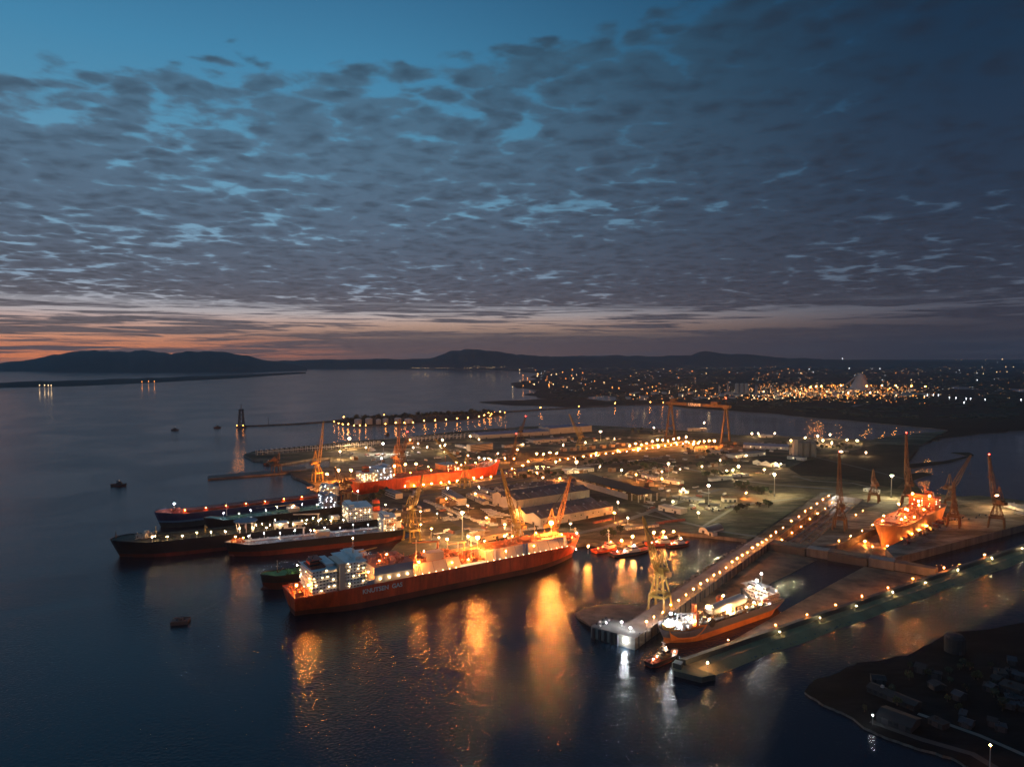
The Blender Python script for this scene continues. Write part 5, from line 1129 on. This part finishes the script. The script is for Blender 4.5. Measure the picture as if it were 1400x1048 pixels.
# 10. tugs, workboats and small craft
def tug(label, p, rz, L, hullm, housem, lampk='warm', s=400, sc_=1.0, cat='tugboat', mast_h=9, name='tugboat', nl=4, group=None):
    t_ = ship(label, tuple(P(*p, 0)[:2]), rz, L, L * .3, 2.6, .6, 1.4, hullm, redo, reddk, full=.6, bulbous=False, cat=cat, group=group, bul=.7); t_.name = name
    MB().box(L * .38, L * .70, -L * .1, L * .1, 2.6, 5.2).build('deckhouse', housem, t_); MB().box(L * .48, L * .66, -L * .08, L * .08, 5.2, 7.8, taper=.1).build('wheelhouse', housem, t_)
    MB().box(L * .47, L * .67, -L * .083, L * .083, 6.3, 7.2).build('wheelhouse_window', glass, t_); funnel(t_, L * .40, 0, 5.2, 2, 2.4, 3, hullm, white); mast(t_, L * .52, 0, 7.8, mast_h, white)
    for i in range(10): MB().lathe([(.3, -.25), (.55, -.25), (.55, .25), (.3, .25)], n=8).build('fender_tyre', dark, t_).matrix_local = Matrix.Translation((L * (.1 + i * .07), L * .155, 2.0)) @ Matrix.Rotation(R(90), 4, 'X')
    fittings(t_, L * .05, L * .35, L * .2, 2.6, 14, reddk, 1.4, int(L)); s and dlamp(t_, (L * .6, 0, 9), .4, lampk, s * .3)
    for i in range(nl): dlamp(t_, (L * (.15 + .18 * i), JIT(2), 4.4 + JIT(.6)), .35, lampk, s * .1)
    return t_
tug('red and cream tug with tall mast moored at the quay beyond the gas carrier bow', (812, 756), R(38), 46, redh, cream, 'sodium', 250, mast_h=16)
tug('dark workboat moored right of the red and cream tug', (836, 760), R(26), 52, blackh, whitew, 'cool', 300, mast_h=6)
tug('red workboat with pinkish house by the quay behind the yellow crane jib', (884, 746), R(16), 42, redh, whitew, 'warm', 240, mast_h=8)
tug('small white workboat at the right end of the tug quay', (912, 748), R(25), 34, blackh, white, 'warm', 200, mast_h=5)
tug('dark tug with lit deck in the water before the lift basin', (886, 911), R(38), 33, blackh, dark, 'warm', 420, mast_h=6, nl=5)
def barge(label, p, rz, L, Bm, h, m_, cat='barge', name='barge'):
    t_ = thing(name, label, cat, tuple(P(*p, 0)), rz); MB().box(0, L, -Bm / 2, Bm / 2, -1, h, taper=0).box(-.8, 0, -Bm * .42, Bm * .42, .2, h).build('hull', m_, t_)
    for sd in (-1, 1): MB().box(0, L, sd * Bm / 2 - .25, sd * Bm / 2 + .25, h, h + .6).build('gunwale', m_, t_)
    for x in (.25, .75): MB().cyl((L * x, 0, h), (L * x, 0, h + 1.2), .5, .5, 8).build('bollard', dark, t_)
    MB().box(L * .4, L * .62, -Bm * .2, Bm * .2, h, h + 1.8, taper=.1).build('deck_box', m_, t_); return t_
barge('rust-red square mooring raft alone in the water left of the gas carrier', (236, 852), R(12), 13, 10, 2.6, mat('rusty raft', (.22, .09, .06), .8, .4, .3), 'raft', 'mooring_raft')
tug('small dark boat alone on the left of the water', (152, 664), R(5), 26, dark, dark, 'cool', 0, mast_h=3, nl=0, cat='boat', name='small_boat')
for i, (x, y, w_) in enumerate(((234, 588, 'farthest left on the open water'), (292, 585, 'left of the lattice tower'), (360, 636, 'below the tip of the far pier'), (527, 595, 'near the far pier right of the island'), (620, 594, 'behind the office block on the far water'))):
    tug('tiny dark boat ' + w_, (x, y), R(10 + i * 20), 22, dark, dark, 'cool', 0, mast_h=3, nl=0, cat='boat', name='small_boat')
MB_ = MB().lathe([(1.2, -.5), (1.4, .3), (.9, 1.4), (.2, 2.4)], n=10).build('mooring_buoy', mat('buoy paint', (.5, .4, .2), .5, .2, .5)); MB_.location = P(877, 777, 0); tag(MB_, 'small pale mooring buoy in the inner harbour water', 'buoy')
for y0, y1 in ((-52, 12),):
    pa = Vector((-243, 652, 11)); pb = P(300 + y0, 838 + y1, .5); o = MB().cyl(pa, pb, .04, .04, 5).build('mooring_rope', bark); tag(o, 'pale mooring rope running from the green-decked ship to the raft', 'rope', 'mooring ropes to the raft')

# lattice tower at the end of the causeway
t_ = thing('lattice_tower', 'dark lattice navigation tower at the left end of the far causeway', 'tower', P(330, 583, 3))
MB().box(-14, 14, -7, 7, -3, 3).build('base', concd, t_); MB().lattice((0, 0, 3), (0, 0, 52), 15, 9, 7, 1.6).build('tower', dark, t_); MB().box(-6, 6, -6, 6, 52, 56).build('platform', dark, t_); MB().cyl((0, 0, 56), (0, 0, 76), 1.2, .5, 6).build('mast', dark, t_)
for x in (-11, 9): dlamp(t_, (x, -8.5, 5), 1.2, 'sodium', 9)
mast_o = MB().cyl((0, 0, 0), (0, 0, 26), .9, .5, 6).build('beacon_pole', dark); mast_o.location = P(367, 581, 3); tag(mast_o, 'thin dark pole standing on the far causeway', 'pole')

# island lamps, tanks and houses
for i, (x0, x1, h, k_) in enumerate(((483, 493, 16, 0), (498, 508, 18, 0), (513, 520, 14, 1), (522, 530, 16, 0), (538, 548, 17, 0), (552, 563, 14, 1))):
    a = P(x0, 580.5 - i * .3, 2); b = P(x1, 580.3 - i * .3, 2); r_ = (b - a).length / 2; t_ = thing('storage_tank', 'pale storage tank on the lamplit island, %s from the left' % ('first', 'second', 'third', 'fourth', 'fifth', 'sixth')[i], 'tank', ((a.x + b.x) / 2, (a.y + b.y) / 2 + r_ + 4, 2))
    MB().cyl((0, 0, 0), (0, 0, h), r_, r_, 20).build('shell', cream, t_); MB().lathe([(r_ + .3, h), (r_ * .5, h + 2.5), (.3, h + 3.2)], n=20).build('roof', whitew, t_)
L_ = [(457, 575.5), (463, 578), (469, 579.5), (476, 580.2), (484, 581), (492, 581.2), (500, 581), (527, 579.5), (541, 579), (553, 578.4)] + [(565 + i * 15, 577.2 - i * 1.25) for i in range(8)] + [(470, 570), (525, 566.5), (550, 566), (560, 567), (583, 565.5), (596, 564.7), (630, 563.8), (648, 563), (668, 564), (676, 563.6), (684, 563.2), (690, 563.4), (672, 566), (662, 568)]
lamps(L_, 2, 7, 1.3, 'sodium', 24, 'orange lamp on the shore of the small island', 'orange lamps on the island')
lamps([(739, 557), (791.5, 554), (841, 551), (889, 549.5), (907, 549)], 3, 14, 1.8, 'sodium', 22, 'orange lamp on the long causeway across the inlet', 'lamps on the causeway')

# ------------------------------------------------------------------ far town, chemical works, lights round the bay
tb = {}
def tlamp(r, kind, s):
    k = (r, kind, s)
    if k not in tb: tb[k] = MB().lathe([(.25, -6), (.2, 0)], n=4).lathe([(r * .1, 0), (r, r), (r * .1, 2 * r)], n=6).mesh('town_lamp', lampmat(kind, s, True))
    return tb[k]
clusters = [  # x0, x1, y0, y1, count, kind weights, strength, label, group
    (1000, 1100, 534, 546, 44, 'wwwcs', 11, 'bright lamp in the white-lit chemical works', 'lamps of the chemical works'),
    (1090, 1265, 526, 545, 60, 'sssw', 14, 'orange lamp in the works around the white heap', 'orange lamps of the far works'),
    (830, 1000, 528, 546, 48, 'ssws', 8, 'street lamp in the town left of the chemical works', 'street lamps left of the works'),
    (700, 800, 505, 530, 36, 'wssw', 7, 'street lamp in the shore town by the bay', 'street lamps of the shore town'),
    (800, 1100, 500, 526, 52, 'wsss', 4.5, 'scattered street lamp on the plain behind the town', 'street lamps on the plain'),
    (1100, 1400, 490, 525, 44, 'wcsw', 4.5, 'scattered lamp on the dark plain at the right', 'lamps on the dark plain')]
K_ = {'w': 'warm', 'c': 'cool', 's': 'sodium'}
for x0, x1, y0, y1, n_, ks, s_, lb, gp in clusters:
    for i in range(n_):
        x = rnd.uniform(x0, x1); y = rnd.uniform(y0, y1); q = P(x, y, 8); r_ = q.y / 3000 * rnd.uniform(.35, .95)
        o = link('town_lamp', tlamp(2.0, K_[rnd.choice(ks)], s_), None, tuple(q)); o.scale = (r_ * .9, r_ * .9, r_ * .9); tag(o, lb, 'lamp', gp)
mb = {k: MB() for k in 'wcs'}; ORM, WRM = MB(), MB()
for i in range(1500):
    x = 690 + 710 * rnd.random() ** (1 if i % 2 else .9); y = 491 + 54 * rnd.random() ** 1.2
    if noise.noise(Vector((x * .03, y * .2, 9))) < -.02: continue
    if x < 740 and y > 512: continue
    q = P(x, y, 8); s = q.y / 3000 * rnd.uniform(.4, .8); mb[rnd.choice('wwcss')].lathe([(s * .1, 0), (s, s), (s * .1, 2 * s)], tuple(q), 5)
for xr in ((505, 700, 503.6),):
    for i in range(60):
        x = rnd.uniform(560, 700) if i < 44 else rnd.uniform(250, 420); y = (503.4 if x > 500 else 507.5) - rnd.random() * (3 if x > 640 else 1); q = P(x, 505 if x > 500 else 509.2, 6); q.z += (505 - y) * 12; mb['w'].lathe([(.3, 0), (3.0, 3.0), (.3, 6)], tuple(q), 5)
for k, nm in (('w', 'warm'), ('c', 'cool'), ('s', 'sodium')): stuff(mb[k].build('distant_town_lights', lampmat(nm, 3.2, True)))
for x, y in ((54, 527), (61, 527), (66, 527), (70, 527.2), (194, 522), (203, 521.5), (211, 521.5)):
    q = P(x, y, 8); o = link('town_lamp', tlamp(2.0, 'sodium' if x > 100 else 'warm', 3.5), None, tuple(q)); o.scale = (2.0,) * 3; tag(o, 'lamp in the small group on the dark sand bar, %s' % ('left group' if x < 100 else 'right group'), 'lamp', 'lamps on the sand bar %d' % (x < 100))
for x, y in ((1150, 527), (1185, 527.5), (1206, 526.5), (1225, 527), (1246, 527.5), (1265, 528), (1116, 528), (1123, 527.5), (1108, 529)):
    q = P(x, y, 40); o = link('tall_lamp', bulb(2.0, 'sodium', 45), None, tuple(q)); o.scale = (1.6,) * 3; tag(o, 'large orange lamp above the white heap at the far works', 'lamp', 'large orange lamps by the heap')
for x, y in ((1268, 540), (1276, 539.6), (1283, 540), (1298, 543.5), (1307, 544), (1321, 545), (1327, 545), (1347, 546), (1396, 546.5), (1318, 550)):
    q = P(x, y, 10); o = link('town_lamp', tlamp(2.0, 'cool', 8), None, tuple(q)); o.scale = (1.1,) * 3; tag(o, 'bluish white lamp on the dark ground right of the works', 'lamp', 'bluish lamps right of the works')
for i in range(1300):
    x = rnd.gauss(1120, 80); y = rnd.gauss(536, 5.5); y = min(y, lerpl([(760, 540), (1100, 549), (1300, 553)], x)); q = P(x, max(y, 497), 8); s = q.y / 3000 * rnd.uniform(.35, .9)
    if x > 1290: continue
    mb2 = ORM if i % 5 < 3 else WRM; mb2.lathe([(s * .1, 0), (s, s), (s * .1, 2 * s)], tuple(q), 5)
stuff(ORM.build('distant_works_lights', lampmat('sodium', 9, True))); stuff(WRM.build('distant_works_lights', lampmat('warm', 6, True)))
for x, y in ((1160, 537), (1190, 536)):
    q = P(x, y, 10); o = link('tall_lamp', bulb(1.6, 'warm', 300), None, tuple(q)); tag(o, 'added lamp lighting the white heap from its foot, %s side' % ('left' if x < 1176 else 'right'), 'lamp')  # two lamps added to brighten the heap, which was too dark
# white heap hall, works towers, town houses
q = P(1176, 533, 2); t_ = thing('storage_heap', 'tall white cone-shaped storage hall at the far works', 'storage hall', q)
MB().lathe([(78, 0), (60, 22), (40, 58), (24, 96), (10, 112), (1, 116)], n=24).build('shell', cream, t_); MB().bar((-150, -20, 4), (-10, 0, 108), 7).build('conveyor', steel, t_)
for i, (x, w_, h, y) in enumerate(((1014, 14, 70, 541), (1010, 6, 56, 541), (995, 5, 62, 539), (1034, 8, 60, 541), (983, 4, 52, 538), (1046, 4, 48, 541), (1060, 5, 40, 542))):
    q = P(x, y, 2); t_ = thing('works_tower', ['wide pale prilling tower of the chemical works', 'narrow tower left of the wide pale one', 'lit stack frame at the left of the works', 'stepped tower right of the wide pale one', 'thin stack farthest left in the works', 'thin stack right of the stepped tower', 'short stack at the right of the works'][i], 'tower', q)
    wd = w_ * 4.0 * q.y / 4000 * .5
    for k in range(3 if i == 0 else 1): MB().lathe([(wd / (2.2 if i == 0 else 1.6), 0), (wd / (2.4 if i == 0 else 2.2), h), (1, h + 3)], ((k - 1) * wd if i == 0 else 0, 0, 0), 12).build('column', cream if i % 2 == 0 else steel, t_)
    MB().box(-wd, wd, -wd, -wd * .5, 0, h * .3).build('base_house', beige, t_)
for i in range(64):
    x = rnd.uniform(850, 1270); y = 538 + rnd.random() * 9 - (4 if x > 1090 else 0); q = P(x, y, 2); wd = rnd.uniform(14, 46); dp = rnd.uniform(12, 26); h = rnd.uniform(6, 16)
    t_ = thing('works_building', 'low pale building among the lamps of the far %s' % ('town' if x < 990 else 'works'), 'building', q, JIT(.4), 'low buildings of the far %s' % ('town' if x < 990 else 'works'))
    MB().box(0, wd, 0, dp, 0, h).build('wall', whitew, t_); MB().add([(-1, -1, h), (wd + 1, -1, h), (wd + 1, dp / 2, h + 3), (-1, dp / 2, h + 3), (-1, dp + 1, h), (wd + 1, dp + 1, h)], [(0, 1, 2, 3), (3, 2, 5, 4)]).build('roof', roofgr, t_)
struct(ribbon('road', pp([(1160, 557), (1175, 552), (1196, 550), (1160, 557), (1210, 562)], 1.5), 14, 1.7, roadm)); struct(slab('inlet_water', [pp([(790, 543), (830, 541), (862, 545), (830, 548)], 1.6)], 1.6, 1.4, [wm, rock]))
struct(slab('inlet_water', [pp([(1230, 528), (1290, 527.5), (1400, 532), (1600, 536), (1600, 540), (1400, 535.5), (1300, 531)], 1.6)], 1.6, 1.4, [wm, rock]))

# ------------------------------------------------------------------ near shore, bottom right
mat('grey blockwork', (.022, .024, .026), .9, .2, .2)
lamp(tuple(P(1353, 1060, 1.5)), 16, .6, 'sodium', 170, 'tall street lamp at the bottom right corner of the picture', None, name='street_lamp')
lamp(tuple(P(1193, 990, 1.5)), 8, .32, 'cool', 170, 'small cold white lamp on the near dark shore', None)
q = P(1309, 892, 1.5); lamp(tuple(q), 4, .35, 'warm', 130, 'warm lamp at the foot of the pale round building', None)
t_ = thing('round_building', 'pale round-topped building with a lamp at its foot on the near shore', 'building', P(1305, 890, 1.5)); MB().lathe([(7, 0), (7, 11), (5.5, 13), (.3, 14)], n=16).build('wall', M['grey blockwork'], t_); MB().box(-1, 1, -7.2, -6.8, 0, 2.5).build('door', dark, t_)
B_('long low dark shed on the near shore right of the cold white lamp', (1198, 985), (1245, 1003), 16, 4, M['grey blockwork'], roofdk, 'gable', 6, 1, 2, lit_=0, g=1.5, rh=2, cat='shed', name='shore_shed')
B_('long narrow dark shed behind the cold white lamp', (1185, 945), (1250, 972), 9, 3.5, M['grey blockwork'], roofdk, 'gable', 8, 1, 1, lit_=0, g=1.5, rh=1.5, cat='shed', name='shore_shed')
B_('small pale hut on the near shore below the round building', (1268, 988), (1288, 998), 7, 3, M['grey blockwork'], roofdk, 'flat', 2, lit_=0, g=1.5, cat='hut', name='shore_hut')
B_('dark house on the near shore left of the round building', (1250, 918), (1264, 922), 9, 4, M['grey blockwork'], roofdk, 'gable', 2, lit_=0, g=1.5, rh=2, cat='house', name='shore_house')
B_('dark flat house at the right edge of the near shore', (1365, 945), (1395, 955), 12, 5, M['grey blockwork'], roofdk, 'flat', 4, lit_=0, g=1.5, cat='house', name='shore_house')
struct(ribbon('road', pp([(1190, 985), (1260, 1010), (1330, 1030), (1420, 1085)], 1.5), 5, 1.56, asph)); struct(ribbon('road', pp([(1255, 975), (1340, 1005), (1420, 1040)], 1.5), 3.5, 1.6, roadm))
for i in range(22):
    x = rnd.uniform(1190, 1390); y = rnd.uniform(905, 1000)
    if y > 930 + (x - 1190) * .35 + 40 or (abs(x - 1305) < 22 and y < 912): continue
    o = B_('dark low house in the unlit group on the near shore', (x, y), (x + rnd.uniform(8, 20), y + rnd.uniform(2, 7)), rnd.uniform(5, 9), rnd.uniform(2.6, 4), M['grey blockwork'], rnd.choice((roofdk, dark, M['grey blockwork'])), rnd.choice(('gable', 'flat')), 2, g=1.5, rh=1.6, lit_=0, cat='house', name='shore_house'); o['group'] = 'dark houses on the near shore'
mb = MB()
for i in range(300):
    f = rnd.random(); q = P(1120 + 210 * f, 958 + 84 * f + JIT(5), 0); mb.ball((q.x, q.y, .2), rnd.uniform(.5, 1.5), rz=rnd.uniform(.4, 1.0))
stuff(mb.build('shore_rocks', rock))
mb = MB()
for i in range(500):
    u = rnd.uniform(-20, 330); q = D(u, -24 - rnd.random() * 5, 3 - rnd.random() * 3); mb.ball(tuple(q), rnd.uniform(.6, 1.6), rz=.8)
for i in range(500):
    u = rnd.uniform(-30, 480); v = bl(u) + 15 + rnd.random() * 4.5; q = D(u, v, 1.4 - rnd.random() * 1.4); mb.ball(tuple(q), rnd.uniform(.4, 1.1), rz=.5)
stuff(mb.build('bank_rocks', rock))

# ------------------------------------------------------------------ labels: place in the row, counted from the left of the picture
ORD = 'first second third fourth fifth sixth seventh eighth ninth tenth eleventh twelfth thirteenth fourteenth fifteenth sixteenth seventeenth eighteenth nineteenth twentieth'.split()
ORD += ['twenty-' + o for o in ORD[:9]] + ['thirtieth']
fam = {}
for o in col.objects:
    if o.parent is None and 'group' in o and 'label' in o: fam.setdefault((o['group'], o['label']), []).append(o)
for (g_n, lb), os_ in fam.items():
    if 1 < len(os_) <= 30:
        os_.sort(key=lambda o: o.location.x / max(1, o.location.y))
        for i, o in enumerate(os_): o['label'] = lb + ', ' + ('leftmost' if i == 0 else 'rightmost' if i == len(os_) - 1 else ORD[i] + ' from left')
for o in col.objects:
    if 'label' in o and len(o['label'].split()) > 16: o['label'] = ' '.join(o['label'].split()[:16])
